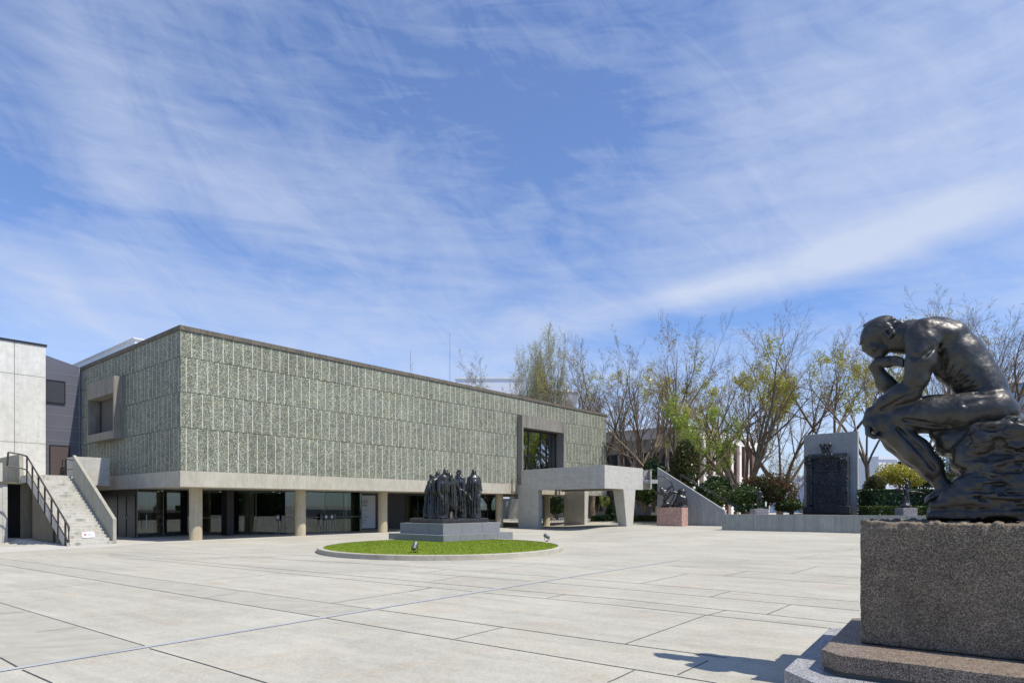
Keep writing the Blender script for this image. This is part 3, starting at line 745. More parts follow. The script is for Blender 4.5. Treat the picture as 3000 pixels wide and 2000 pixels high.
# grey clad building between
flat('seam', (.24, .25, .29), .5)
gb = empty('grey_clad_building', W(-1, 14.0), 'dark grey metal-clad building squeezed between the pale wall and the museum', 'building', rz=BANG)
zl, zr = zat(130, 1036, -1.9, 13.9), zat(240, 1077, 0, 13.9)
MB().prism([(-2.0+1, 0, 2.0), (.999, 0, 2.0), (.999, 0, zr), (-1.0, 0, zl)], (0, 8, 0)).build('cladding_wall', MAT['cladding'], gb)
c = MB()
for py in (1094, 1121, 1148, 1185, 1216, 1249, 1260, 1291, 1325, 1345, 1365):
    z_ = zat(170, py, -1.2, 13.9)
    c.box(-1.0, .999, -.010, .0, z_, z_+.02)
c.box(.86, .90, -.014, 0, 3.2, zr-.05)
c.build('seam', MAT['seam'], gb)
wz0, wz1 = zat(165, 1180, -1.2, 13.9), zat(165, 1116, -1.2, 13.9)
uw = -1.0+(201-130)/(240-130)*1.88*.93
wf = MB().box(-1.0, uw, -.05, .0, wz0, wz1).build('louvre_window', MAT['louvre'], gb)
c = MB(); c.box(-1.0, uw+.03, -.07, -.05, wz0-.04, wz0+.02); c.box(-1.0, uw+.03, -.07, -.05, wz1-.02, wz1+.03); c.box(uw-.02, uw+.03, -.07, -.05, wz0, wz1)
c.build('frame', MAT['frame_dark'], wf, local=True)
dz1 = zat(175, 1306, -1.2, 13.9)
dr = MB().box(-.58, .32, -.06, .0, 3.38, dz1).build('door', MAT['brown_panel'], gb)
c = MB(); c.box(-.63, -.58, -.075, 0, 3.38, dz1+.05); c.box(.32, .37, -.075, 0, 3.38, dz1+.05); c.box(-.58, .32, -.075, 0, dz1, dz1+.05); c.build('frame', MAT['frame_dark'], dr, local=True)

# stair flight (bottom/top corners slightly skewed against the museum)
sta = empty('outdoor_stair', W(-3, 1.2), 'long concrete stair with brown handrail climbing to the landing at the left', 'stair', rz=0)
NS = 23; TZ = 3.27
bl, br = W(-4.09, 1.06), W(-2.36, 1.38); tl, tr_ = W(-3.95, 8.1), W(-2.2, 8.1)
c = MB()
ang = None
for k in range(NS):
    f0, f1 = k/NS, (k+1)/NS
    a, b = bl.lerp(tl, f0), br.lerp(tr_, f0); a1, b1 = bl.lerp(tl, 1.0 if k == NS-1 else f1+.012), br.lerp(tr_, 1.0 if k == NS-1 else f1+.012)
    zlo = max(0, TZ*f0-.32); zhi = TZ*f1
    c.prism([a+Vector((0, 0, zlo)), b+Vector((0, 0, zlo)), b1+Vector((0, 0, zlo)), a1+Vector((0, 0, zlo))], (0, 0, zhi-zlo))
c.build('steps', MAT['conc_stair'], sta, local=False, bevel=.008)
# landing slab
c = MB()
q = [W(-3.95, 8.11), W(-.38, 8.11), W(-.38, 13.88), W(-1.95, 13.88), W(-1.95, 13.58), W(-3.95, 13.58)]
c.prism([p+Vector((0, 0, 2.9)) for p in q], (0, 0, TZ-2.9-.004)); c.build('landing', MAT['conc_stair'], sta, local=False)
# right stair wall
du = (br-bl).normalized(); o = br+du*.005; o2 = tr_+du*.005
c = MB()
pa = o+Vector((0, 0, 0)); L = (o2-o).length; dd = (o2-o).normalized()
def onw(f_, z): return o+dd*(L*f_)+Vector((0, 0, z))
c.prism([onw(0, 0), onw(0, 1.13), onw(.92, 4.33), onw(.92, 2.65), onw(.12, 0)], du*.16)
c.build('stair_wall', MAT['conc_stairwall'], sta, local=False, bevel=.01)
# thin side stringer + support wall left
o = bl-du*.005; c = MB()
def onl(f_, z): return bl-du*.006+(tl-bl)*f_+Vector((0, 0, z))
c.prism([onl(.01, 0), onl(.01, .22), onl(1, 3.46), onl(1, 3.0), onl(.09, 0)], -du*.09)
c.build('stringer', MAT['conc_stair'], sta, local=False)
c = MB()
for fa, fb in ((.05, .375), (.44, .96)): c.prism([onl(fa, -.3)+du*.12, onl(fa, TZ*fa-.12)+du*.12, onl(fb, TZ*fb-.12)+du*.12, onl(fb, -.3)+du*.12], du*.15)
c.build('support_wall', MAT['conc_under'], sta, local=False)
# handrail
hr = sta
hm = MB()
top = [onl(f_, 0)-du*.06 for f_ in (0.02, 1.0)]
def hp(f_, dz): return onl(f_, TZ*f_+dz)-du*.10
for f_ in (.035, .19, .34, .50, .66, .82, .97):
    hm.box(-.035, .035, -.02, .02, -.35, .95, Matrix.Translation(hp(f_, 0.05)) @ Matrix.Rotation(BANG, 4, 'Z'))
for dz in (.98, .30): 
    e = [hp(-.012, dz-.02), hp(.97, dz+.02), hp(1.0, dz+.02)-du*.25, hp(1.03, dz)-du*.7]
    hm.tube(e, .042 if dz > .5 else .032, 6)
hm.tube([hp(-.012, .98), hp(-.035, .92), hp(-.035, .30), hp(-.012, .22), hp(.03, .33)], .042, 6)
hm.tube([hp(1.03, .98)-du*.7, hp(1.03, .3)-du*.75], .042, 6)
hm.build('handrail', MAT['rail_brown'], hr, local=False)
# landing parapets
c = MB(); c.box(-1.98, -.38, 8.05, 8.2, 2.80, 4.29, BM); c.box(-1.98, -1.83, 8.205, 9.4, 2.80, 4.29, BM); c.build('landing_parapet', MAT['conc_para'], sta, local=False, bevel=.01)
c = MB(); c.prism([W(-3.83, 9.45, 2.84), W(-3.83, 13.6, 2.84), W(-3.83, 13.6, 4.37), W(-3.83, 9.6, 4.37)], -U*.17); c.build('landing_parapet', MAT['conc_stairwall'], sta, local=False, bevel=.01)
c = MB(); c.tube([W(-2.2, 7.5, 4.05), W(-2.3, 8.2, 4.15), W(-2.35, 8.6, 4.15), W(-2.35, 8.75, 4.05), W(-2.35, 8.75, 3.45)], .035, 6); c.tube([W(-2.32, 8.3, 3.27), W(-2.32, 8.3, 4.15)], .05, 6); c.tube([W(-2.2, 7.5, 3.6), W(-2.33, 8.7, 3.6)], .025, 6)
c.build('short_rail', MAT['rail_brown'], sta, local=False)
# base block under the landing with openings backed by a near-black panel
bb = empty('landing_base', W(-5, 5), 'concrete walls and dark openings under the stair landing at the far left', 'wall')
P2, P3 = W(-6, 9.75), W(-4, 9.75)
dv = (P3-P2).normalized(); bk = Vector((-dv.y, dv.x, 0))
def seg(mb, x0, x1, z0, z1, dep=.4, off=0.):
    """piece of the wall line between two picture columns"""
    def on(px):
        k = (px-1500)/F; return P2+dv*((k*P2.y-P2.x)/(dv.x-k*dv.y))
    a, b = on(x0)+bk*off, on(x1)+bk*off
    mb.prism([a+Vector((0, 0, z0)), b+Vector((0, 0, z0)), b+Vector((0, 0, z1)), a+Vector((0, 0, z1))], bk*dep)
c = MB(); seg(c, 8, 22, -.35, 2.84); seg(c, -60, 8.0, -.35, 3.9, .5, .03); c.build('pillar', MAT['conc_para'], bb, local=False)
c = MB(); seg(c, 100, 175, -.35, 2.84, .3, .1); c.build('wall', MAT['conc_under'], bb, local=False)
c = MB(); seg(c, 10, 100, -.35, 2.84, .1, 1.6); c.build('shade_panel', MAT['interior_dark'], bb, local=False)  # near-black panel: the shade deep inside the openings is put into its colour
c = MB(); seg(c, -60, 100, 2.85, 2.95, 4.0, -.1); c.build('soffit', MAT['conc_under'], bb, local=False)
k = (86-1500)/F; pc = P2+dv*((k*P2.y-P2.x)/(dv.x-k*dv.y))+bk*.35
o = MB().lathe([(.30, -.35), (.30, 2.85)], pc, 28).build('round_column', MAT['conc_under'], bb, local=False)
sm_(o)
# white notice on the stair
nt = empty('stair_notice', bl.lerp(tl, 2/NS)+du*.9+Vector((0, 0, TZ*2/NS)), 'small white notice with a red mark lying against the third stair step', 'notice', rz=math.atan2(du.y, du.x))
M_ = Matrix.Rotation(math.radians(-14), 4, 'X')
MB().box(-.26, .26, -.06, -.04, .02, .26, M_).build('board', MAT['white_paint'], nt)
MB().lathe([(.05, 0), (.05, .003)], (0, 0, 0), 20).build('red_mark', MAT['red_ink'], nt).matrix_local = M_ @ Matrix.Translation((-.13, -.061, .15)) @ RX
MB().box(-.04, .20, -.063, -.0605, .17, .185, M_).box(-.04, .16, -.063, -.0605, .12, .132, M_).build('print', MAT['ink'], nt)

# ================================================================== TERRACE WITH LOW WALL (right)
TA = Vector((12.36, 37.25, 0)); td = (G(2516.6, 1561.4, .28)-G(2114.8, 1552.4, .28)).normalized(); td.z = 0; tb = Vector((-td.y, td.x, 0))
TZT = 1.22
te = empty('terrace_wall', TA, 'long low board-marked concrete wall with a pale top edging the garden terrace', 'wall')
c = MB(); nseg = 16
for k in range(nseg):
    a = TA+td*(k*2.0); c.prism([a+td*.006, a+td*1.994, a+td*1.994+Vector((0, 0, TZT)), a+td*.006+Vector((0, 0, TZT))], tb*.35)
c.build('wall', MAT['conc_low'], te, local=False)
c = MB(); c.prism([TA+tb*.36-td*0.0, TA+td*32+tb*.36, TA+td*32+tb*.36+Vector((0, 0, 1.0)), TA+tb*.36+Vector((0, 0, 1.0))], tb*40); 
tag(c.build('terrace_ground', MAT['soil']), 'raised brown garden ground behind the low wall', kind='structure')
def terr(px, py, z=1.0): return G(px, py, z)
# ================================================================== SCULPTING: smooth-blended distance field -> one continuous surface
class Field:
    def __init__(s, lo, hi, h):
        s.h = h; s.lo = np.array(lo, float); n = np.ceil((np.array(hi)-s.lo)/h).astype(int)+1
        s.n = n; s.ax = [s.lo[i]+h*np.arange(n[i]) for i in range(3)]; s.F = np.full(n, .6, np.float32)
    def loc(s, lo, hi):
        i0 = [max(0, int((lo[i]-s.lo[i])/s.h)) for i in range(3)]; i1 = [min(int(s.n[i]), int((hi[i]-s.lo[i])/s.h)+2) for i in range(3)]
        if any(a >= b for a, b in zip(i0, i1)): return None
        sl = tuple(slice(a, b) for a, b in zip(i0, i1))
        return sl, s.ax[0][sl[0]][:, None, None], s.ax[1][sl[1]][None, :, None], s.ax[2][sl[2]][None, None, :]
    def put(s, sl, d, k, sub=False):
        Fv = s.F[sl]
        if sub:
            d = -d; h = np.clip(.5-.5*(Fv-d)/k, 0, 1); s.F[sl] = Fv*(1-h)+d*h+k*h*(1-h)
        else:
            h = np.clip(.5+.5*(Fv-d)/k, 0, 1); s.F[sl] = Fv*(1-h)+d*h-k*h*(1-h)
    def cap(s, a, b, ra, rb=None, k=.04, sub=False):
        rb = ra if rb is None else rb; a = np.array(a, float); b = np.array(b, float); m_ = max(ra, rb)+k+2*s.h
        r = s.loc(np.minimum(a, b)-m_, np.maximum(a, b)+m_)
        if r is None: return
        sl, X, Y, Z = r; d = b-a; L2 = max(float(d@d), 1e-9)
        t_ = np.clip(((X-a[0])*d[0]+(Y-a[1])*d[1]+(Z-a[2])*d[2])/L2, 0, 1)
        dist = np.sqrt((X-a[0]-t_*d[0])**2+(Y-a[1]-t_*d[1])**2+(Z-a[2]-t_*d[2])**2)-(ra+(rb-ra)*t_)
        s.put(sl, dist.astype(np.float32), k, sub)
    def chain(s, pts, rs, k=.03, sub=False):
        for i in range(len(pts)-1): s.cap(pts[i], pts[i+1], rs[i], rs[i+1], k, sub)
    def ell(s, c, r, ax=None, k=.04, sub=False):
        """ellipsoid; ax = direction of its first radius"""
        c = np.array(c, float); r = np.array(r, float); m_ = r.max()+k+2*s.h
        q = s.loc(c-m_, c+m_)
        if q is None: return
        sl, X, Y, Z = q
        if ax is None: R = np.eye(3)
        else:
            v = Vector(ax).normalized(); 
            side = Vector((0, 1, 0)) if abs(v.y) < .9 else Vector((1, 0, 0))
            w_ = v.cross(side).normalized(); u_ = w_.cross(v).normalized(); R = np.array([v[:], u_[:], w_[:]])
        dx, dy, dz = X-c[0], Y-c[1], Z-c[2]
        p = [(R[i, 0]*dx+R[i, 1]*dy+R[i, 2]*dz) for i in range(3)]
        k0 = np.sqrt(sum((p[i]/r[i])**2 for i in range(3))); k1 = np.sqrt(sum((p[i]/r[i]**2)**2 for i in range(3)))+1e-9
        s.put(sl, (k0*(k0-1)/k1).astype(np.float32), k, sub)
    def box(s, lo, hi, rad=.02, k=.02):
        lo = np.array(lo, float); hi = np.array(hi, float); c = (lo+hi)/2; e = (hi-lo)/2-rad
        r = s.loc(lo-k-2*s.h-.05, hi+k+2*s.h+.05); sl, X, Y, Z = r
        q = [np.abs(X-c[0])-e[0], np.abs(Y-c[1])-e[1], np.abs(Z-c[2])-e[2]]
        d = np.sqrt(sum(np.maximum(v, 0)**2 for v in q))+np.minimum(np.maximum(np.maximum(q[0], q[1]), q[2]), 0)-rad
        s.put(sl, d.astype(np.float32), k)
    def noise(s, scale, seed=0, ridged=False, st=(1, 1, 1)):
        """value noise on the grid, 0-centred (-.5..+.5)"""
        rg = np.random.RandomState(seed); ext = [(a[-1]-a[0])/(scale*q) for a, q in zip(s.ax, st)]; m_ = [int(e)+3 for e in ext]
        g_ = rg.rand(*m_).astype(np.float32)
        out = g_
        for i in range(3):
            c = (s.ax[i]-s.ax[i][0])/(scale*st[i]); i0 = c.astype(int); f = c-i0; f = (f*f*(3-2*f)).astype(np.float32)
            sh = [1, 1, 1]; sh[i] = -1; f = f.reshape(sh)
            out = np.take(out, i0, axis=i)*(1-f)+np.take(out, i0+1, axis=i)*f
        out = out-.5
        if ridged: out = .25-np.abs(out)
        return out
    def mesh(s, name, m, parent=None, local=True, smooth_it=1, M=None):
        Fd = s.F; ins = Fd < 0
        # cells containing the surface
        c = np.zeros(tuple(np.array(Fd.shape)-1), np.int8)
        for a in (0, 1):
            for b in (0, 1):
                for e in (0, 1):
                    c += ins[a:Fd.shape[0]-1+a, b:Fd.shape[1]-1+b, e:Fd.shape[2]-1+e]
        cells = np.argwhere((c > 0) & (c < 8)); idx = -np.ones(c.shape, np.int32); idx[tuple(cells.T)] = np.arange(len(cells))
        V = np.zeros((len(cells), 3)); cnt = np.zeros(len(cells))
        corners = [np.array((a, b, e)) for a in (0, 1) for b in (0, 1) for e in (0, 1)]
        for i in range(3):
            for cr in corners:
                if cr[i]: continue
                o2 = cr.copy(); o2[i] = 1
                f0 = Fd[tuple((cells+cr).T)]; f1 = Fd[tuple((cells+o2).T)]
                mk = (f0 < 0) != (f1 < 0); t_ = np.where(mk, f0/np.where(mk, f0-f1, 1), 0)
                p = cells+cr; p = p.astype(float); p[:, i] += t_
                V[mk] += p[mk]; cnt[mk] += 1
        V /= cnt[:, None]
        fs = []
        for i in range(3):
            j_, k_ = (i+1) % 3, (i+2) % 3
            sl0 = [slice(None)]*3; sl1 = [slice(None)]*3; sl0[i] = slice(0, -1); sl1[i] = slice(1, None)
            a = ins[tuple(sl0)]; b = ins[tuple(sl1)]
            e = np.argwhere(a != b); e = e[(e[:, j_] > 0) & (e[:, k_] > 0) & (e[:, j_] < Fd.shape[j_]-1) & (e[:, k_] < Fd.shape[k_]-1)]
            out_ = a[tuple(e.T)]
            q = []
            for dj, dk in ((-1, -1), (0, -1), (0, 0), (-1, 0)):
                p = e.copy(); p[:, j_] += dj; p[:, k_] += dk; q.append(idx[tuple(p.T)])
            q = np.stack(q, 1); q[~out_] = q[~out_][:, ::-1]; q = q[(q >= 0).all(1)]
            fs.append(q)
        Q = np.concatenate(fs)
        V = s.lo+V*s.h
        for _ in range(smooth_it):
            acc = np.zeros_like(V); n_ = np.zeros(len(V))
            for a_, b_ in ((0, 1), (1, 2), (2, 3), (3, 0)):
                np.add.at(acc, Q[:, a_], V[Q[:, b_]]); np.add.at(n_, Q[:, a_], 1)
                np.add.at(acc, Q[:, b_], V[Q[:, a_]]); np.add.at(n_, Q[:, b_], 1)
            V = V*.4+.6*acc/np.maximum(n_, 1)[:, None]
        me = bpy.data.meshes.new(name)
        me.vertices.add(len(V)); me.vertices.foreach_set('co', V.astype(np.float32).ravel())
        me.loops.add(Q.size); me.loops.foreach_set('vertex_index', Q.astype(np.int32).ravel())
        me.polygons.add(len(Q)); me.polygons.foreach_set('loop_start', np.arange(0, Q.size, 4, dtype=np.int32)); me.polygons.foreach_set('loop_total', np.full(len(Q), 4, np.int32))
        me.update(calc_edges=True); me.shade_smooth(); me.materials.append(m)
        ob = bpy.data.objects.new(name, me); COL.objects.link(ob)
        if parent is not None: ob.parent = parent
        if M is not None: ob.matrix_local = M
        return ob

# ================================================================== NEAR STATUE (bronze figure on rock, granite pedestal)
P0 = Vector((3.25, 5.9, 0)); AV = Vector((.814, -.5806, 0)).normalized(); BV = Vector((-AV.y, AV.x, 0))
AANG = math.atan2(AV.y, AV.x); TM = Matrix.Translation(P0) @ Matrix.Rotation(AANG, 4, 'Z')
def T(px, py, b=.62):
    """picture column/row -> local (a, b, z) on the upright plane b"""
    k = (px-1500)/F; ox, oy = P0.x+b*BV.x, P0.y+b*BV.y
    a = (k*oy-ox)/(AV.x-k*AV.y); Y = oy+a*AV.y
    return np.array((a, b, H+(HZ-py)/F*Y))
def TC(cx, cy, b=.62): return T(2400+cx/2.09, 850+cy/2.09, b)     # enlarged-detail coordinates
PX = 6.15/F/2.09                                                   # metres per detail pixel at the figure
PTOP = 1.605; PBOT = .455
ped = empty('granite_pedestal', P0+AV*1+BV*.6, 'rough dark brown granite block pedestal on two stepped slabs under the seated figure', 'pedestal', rz=AANG)
PM = TM.copy(); PML = ped.matrix_world.inverted() @ TM
fl = Field((-.08, -.08, PBOT-.05), (2.3, 1.45, PTOP+.08), .0135)
fl.box((0, 0, PBOT+.01), (2.2, 1.36, PTOP-.005), .018)
Z = fl.ax[2][None, None, :]; edge = np.clip(1-(PTOP-Z)/.16, 0, 1)
n1 = fl.noise(.11, 3, True); n2 = fl.noise(.045, 4, True); n3 = fl.noise(.25, 5)
fl.F += (n1*(.012+.055*edge**2)+n2*(.008+.035*edge**2)+n3*.008-.002).astype(np.float32)
fl.mesh('block', MAT['granite_brown'], ped, M=PML, smooth_it=0)
def octo(a0, a1, b0, b1, ch, z0, z1):
    pts = [(a0+ch, b0), (a1, b0), (a1, b1), (a0+ch, b1), (a0, b1-ch), (a0, b0+ch)]
    return [Vector((x_, y_, z0)) for x_, y_ in pts], Vector((0, 0, z1-z0))
m_ = MB(); pts, ex = octo(-.25, 2.7, -.617, 1.62, .155, .315, PBOT+.005); m_.prism(pts, ex); m_.build('upper_step', MAT['granite_brown_step'], ped, bevel=.006).matrix_local = PML
m_ = MB(); pts, ex = octo(-.235, 2.69, -.60, 1.60, .15, .27, .315); m_.prism(pts, ex); m_.build('shadow_joint', MAT['core'], ped).matrix_local = PML
m_ = MB(); pts, ex = octo(-.53, 3.2, -.935, 2.02, .30, .13, .27); m_.prism(pts, ex); m_.build('lower_step', MAT['granite_grey_step'], ped, bevel=.006).matrix_local = PML
m_ = MB(); pts, ex = octo(-.515, 3.18, -.92, 2.0, .29, 0, .13); m_.prism(pts, ex); m_.build('footing', MAT['granite_grey_step'], ped, bevel=.006).matrix_local = PML
m_ = MB()
m_.box(.10, .106, -.93, -.62, .2695, .2712); m_.box(.42, .426, -.6185, -.616, .32, .459); m_.box(1.6, 1.606, -.6185, -.616, .32, .459); m_.box(1.6, 1.606, -.617, -.01, .4595, .4615)
m_.build('stone_joint', MAT['joint'], ped).matrix_local = PML

fig = empty('seated_bronze_statue', P0+AV*.9+BV*.6+Vector((0, 0, PTOP)), 'large dark bronze statue of a bowed nude man seated on a rock, nearest the camera', 'statue', rz=AANG)
FML = fig.matrix_world.inverted() @ TM
h_ = .0072
# ---- rock
R = Field((.18, .10, PTOP-.03), (2.15, 1.25, 3.15), .011)
rp = lambda cx, cy, b: TC(cx, cy, b)
zt_, zb_ = TC(1000, 800, .62)[2], PTOP
# mass of the rock: seat block, body and the flared foot, following the outline measured on the photo
def ra_(cx, cy, top, ln_, b0=.25, b1=1.05, rad=.12, k=.05):
    p = TC(cx, cy, .5); q = TC(cx, top, .5); R.box((p[0], b0, p[2]), (p[0]+ln_, b1, q[2]), rad, k)
ra_(672, 905, 846, 1.5, .44, 1.0, .05); ra_(715, 1010, 850, 1.5, .36, 1.0, .10); ra_(880, 1000, 832, 1.4, .22, 1.08, .12, .08); ra_(1120, 1000, 812, 1.1, .22, 1.08, .12, .08)
ra_(812, 1110, 930, 1.4, .26, 1.06, .10); ra_(872, 1230, 1010, 1.4, .24, 1.08, .10); ra_(800, 1300, 1160, 1.5, .22, 1.1, .08, .10)
ra_(735, 1340, 1235, 1.6, .22, 1.1, .06, .08); ra_(672, 1385, 1285, 1.7, .22, 1.12, .04, .05); ra_(660, 1405, 1340, 1.8, .2, 1.14, .02, .03)
n1 = R.noise(.19, 11, True); n2 = R.noise(.085, 12, True); n3 = R.noise(.036, 13, True); n4 = R.noise(.45, 14); n2b = R.noise(.075, 15, st=(1.9, 1, .8)); n3b = R.noise(.034, 16, st=(1.7, 1, .8)); n1 = R.noise(.17, 11, True, st=(1.6, 1, .7))
Xr = R.ax[0][:, None, None]; wgt = np.clip((Xr-TC(845, 0, .62)[0])/.12, .22, 1)
R.F += (wgt*(-n1*.11+n2b*.09+n3b*.052+n3*-.016)+n4*.06+.014*wgt+.002).astype(np.float32)
Zr = R.ax[2][None, None, :]
R.F = np.maximum(R.F, (PTOP+.002-Zr).astype(np.float32))
R.mesh('rock', MAT['bronze'], fig, M=FML, smooth_it=1)
# ---- body
B_ = Field((-.20, -.06, PTOP+.0), (1.62, 1.30, TC(0, 120, .62)[2]), h_)
bn, bf = .40, .88              # near / far side planes; spine runs on bm
bm_ = .64
def c_(x_, y_, b, r=None): return TC(x_, y_, b)
k = .07
# torso: pelvis, loins, ribcage, upper chest (ellipsoids, widest across)
def tor(x_, y_, ra, rb, rc, ang, b=bm_, k=.08):
    dr = (math.cos(math.radians(ang)), 0, math.sin(math.radians(ang)))
    B_.ell(TC(x_, y_, b), (ra, rb, rc), dr, k)
tor(1055, 700, .20, .25, .165, -60)
tor(1010, 590, .19, .225, .165, -52)
tor(935, 500, .22, .235, .185, -45)
tor(850, 400, .24, .265, .205, -38)
tor(765, 315, .21, .275, .195, -25)
tor(715, 265, .15, .24, .13, -10)
B_.ell(TC(1085, 745, .50), (.17, .14, .135), (1, 0, .1), .06)     # near buttock
B_.ell(TC(1085, 745, .80), (.17, .14, .135), (1, 0, .1), .06)
# belly / chest front
B_.ell(TC(800, 500, bm_), (.15, .19, .11), (1, 0, -.9), .06); B_.ell(TC(900, 585, bm_), (.13, .17, .09), (1, 0, -.6), .05)
# neck and head
B_.chain([TC(640, 262, bm_), TC(545, 268, bm_-.01), TC(440, 282, bm_-.02)], [.135, .118, .112], .06)
B_.chain([TC(640, 330, bm_), TC(470, 345, bm_-.02)], [.10, .07], .05)
hb = bm_-.03
hd = (math.cos(math.radians(212)), 0, math.sin(math.radians(212)))          # from crown towards the face
B_.ell(TC(375, 245, hb), (.165, .128, .135), (1, 0, .42), .03)           # cranium
B_.ell(TC(330, 290, hb), (.125, .112, .115), (.6, 0, 1), .03)
B_.ell(TC(345, 345, hb), (.10, .088, .095), (.5, 0, 1), .035)            # face mass
B_.ell(TC(375, 375, hb), (.085, .075, .07), (1, 0, .5), .03)             # jaw
B_.ell(TC(352, 392, hb), (.035, .045, .032), None, .02)                  # chin
for b_ in (hb-.045, hb+.045):
    B_.ell(TC(268, 312, b_), (.05, .045, .022), (1, 0, 1.2), .02)        # brow ridge
    B_.ell(TC(292, 338, b_), (.016, .022, .012), None, .012, sub=True)    # eye socket
    B_.ell(TC(296, 340, b_), (.016, .02, .014), None, .008)
    B_.ell(TC(330, 352, b_*1.0+(-.03 if b_ < hb else .03)), (.04, .03, .03), None, .03)   # cheekbone
B_.chain([TC(268, 322, hb), TC(283, 362, hb), TC(292, 368, hb)], [.018, .026, .02], .014)   # nose
B_.ell(TC(318, 382, hb), (.028, .038, .014), (1, 0, -.5), .012); B_.ell(TC(330, 396, hb), (.028, .036, .014), (1, 0, -.5), .012)   # lips
for sg in (-1, 1):
    eb = hb+sg*.118
    B_.chain([TC(408, 228, eb), TC(440, 240, eb), TC(444, 268, eb), TC(432, 290, eb)], [.016, .02, .018, .014], .01)
    B_.chain([TC(408, 228, eb), TC(405, 262, eb), TC(424, 288, eb)], [.014, .013, .013], .01)
    B_.ell(TC(422, 258, eb), (.010, .008, .016), None, .01, sub=True)
# cropped hair: soft cap with locks over temple and nape
rg = random.Random(3)
for sg in (-1, 1):
    for q in range(7):
        B_.ell(TC(330+q*16+rg.uniform(-6, 6), 232+rg.uniform(-14, 14), hb+sg*(.108+.006*rg.random())), (.034, .016, .02), (1, 0, rg.uniform(-.6, .6)), .012)
for q in range(14):
    x_ = 300+q*15; B_.ell(TC(x_, 190-40*math.sin((q+1)/15*math.pi)+30, hb+rg.uniform(-.07, .07)), (.045, .03, .018), (1, 0, .3), .02)
for q in range(6): B_.ell(TC(470+q*8, 205+q*9, hb+rg.uniform(-.08, .08)), (.04, .022, .018), (1, 0, -.6), .015)
# shoulders, deltoids, shoulder blades
B_.ell(TC(640, 285, bn-.02), (.17, .125, .155), (.2, 0, 1), .06)
B_.ell(TC(600, 340, bn-.07), (.10, .07, .17), (1, 0, .15), .05)
B_.ell(TC(640, 290, bf+.02), (.16, .12, .15), (.2, 0, 1), .06)
B_.ell(TC(735, 255, bn+.05), (.18, .12, .09), (1, 0, -.25), .05)
B_.ell(TC(745, 240, bf-.05), (.18, .12, .09), (1, 0, -.25), .05)
B_.chain([TC(700, 215, bm_-.11), TC(830, 255, bm_-.13), TC(920, 350, bm_-.12)], [.07, .075, .05], .05)
B_.chain([TC(700, 215, bm_+.11), TC(830, 255, bm_+.13), TC(920, 350, bm_+.12)], [.07, .075, .05], .05)
# near arm: upper arm, forearm laid over the knee, hanging hand
bA = bn-.085
el_ = TC(560, 628, bn-.05); wr = TC(318, 752, bn+.0)
sh_ = TC(640, 330, bA+.03)
B_.chain([sh_, TC(622, 440, bA), TC(596, 540, bA+.01), el_], [.125, .118, .098, .082], .045)
B_.ell(TC(640, 470, bA+.01), (.16, .055, .06), (.3, 0, 1), .03)          # triceps
B_.ell(TC(572, 450, bA), (.13, .06, .055), (.15, 0, 1), .03)             # biceps
B_.chain([el_, TC(500, 640, bn-.055), TC(410, 690, bn-.03), wr], [.085, .098, .078, .050], .04)
B_.ell(TC(490, 615, bn-.065), (.13, .045, .045), (1, 0, .75), .03)
B_.ell(TC(455, 690, bn-.05), (.14, .04, .045), (1, 0, .6), .025)
# hand hanging from the wrist, fingers curled back under
hb2 = bn+.005
B_.chain([wr, TC(303, 800, hb2)], [.050, .058], .03); B_.ell(TC(305, 822, hb2), (.075, .068, .036), (.1, 0, -1), .025)
for q, (bo, l_) in enumerate(((-.055, 0), (-.02, 6), (.018, 8), (.052, 0))):
    B_.chain([TC(296+q*2, 842, hb2+bo), TC(300+q, 880+l_*.4, hb2+bo*1.05), TC(333+l_, 898+l_*.3, hb2+bo), TC(368+l_, 897-q*2, hb2+bo*.9)], [.023, .021, .0185, .015], .008)
B_.chain([TC(318, 800, hb2-.05), TC(338, 838, hb2-.07), TC(350, 868, hb2-.06)], [.026, .021, .017], .010)
# far arm: elbow on the thigh, forearm crossing up, hand folded round the near upper arm
ef = TC(515, 662, .70); wf = TC(345, 470, .60)
B_.chain([TC(650, 330, bf), TC(610, 470, .84), TC(560, 590, .74), TC(540, 650, .71), ef], [.11, .10, .085, .075, .07], .04)
B_.chain([ef, TC(405, 572, .66), wf], [.07, .078, .05], .03)
B_.ell(TC(400, 545, .63), (.12, .045, .05), (-1, 0, 1.6), .03)
B_.chain([wf, TC(372, 440, .58), TC(420, 432, .54)], [.05, .054, .048], .025); B_.ell(TC(420, 440, .53), (.075, .035, .055), (1, 0, -.1), .02)
for q, dz in enumerate((-14, -2, 10, 22)):
    B_.chain([TC(452, 428+dz, .52), TC(484, 430+dz, .49-.005*q), TC(512, 440+dz, .44)], [.022, .0205, .018], .008)
B_.chain([TC(400, 425, .56), TC(430, 412, .53), TC(462, 412, .50)], [.024, .02, .017], .01)
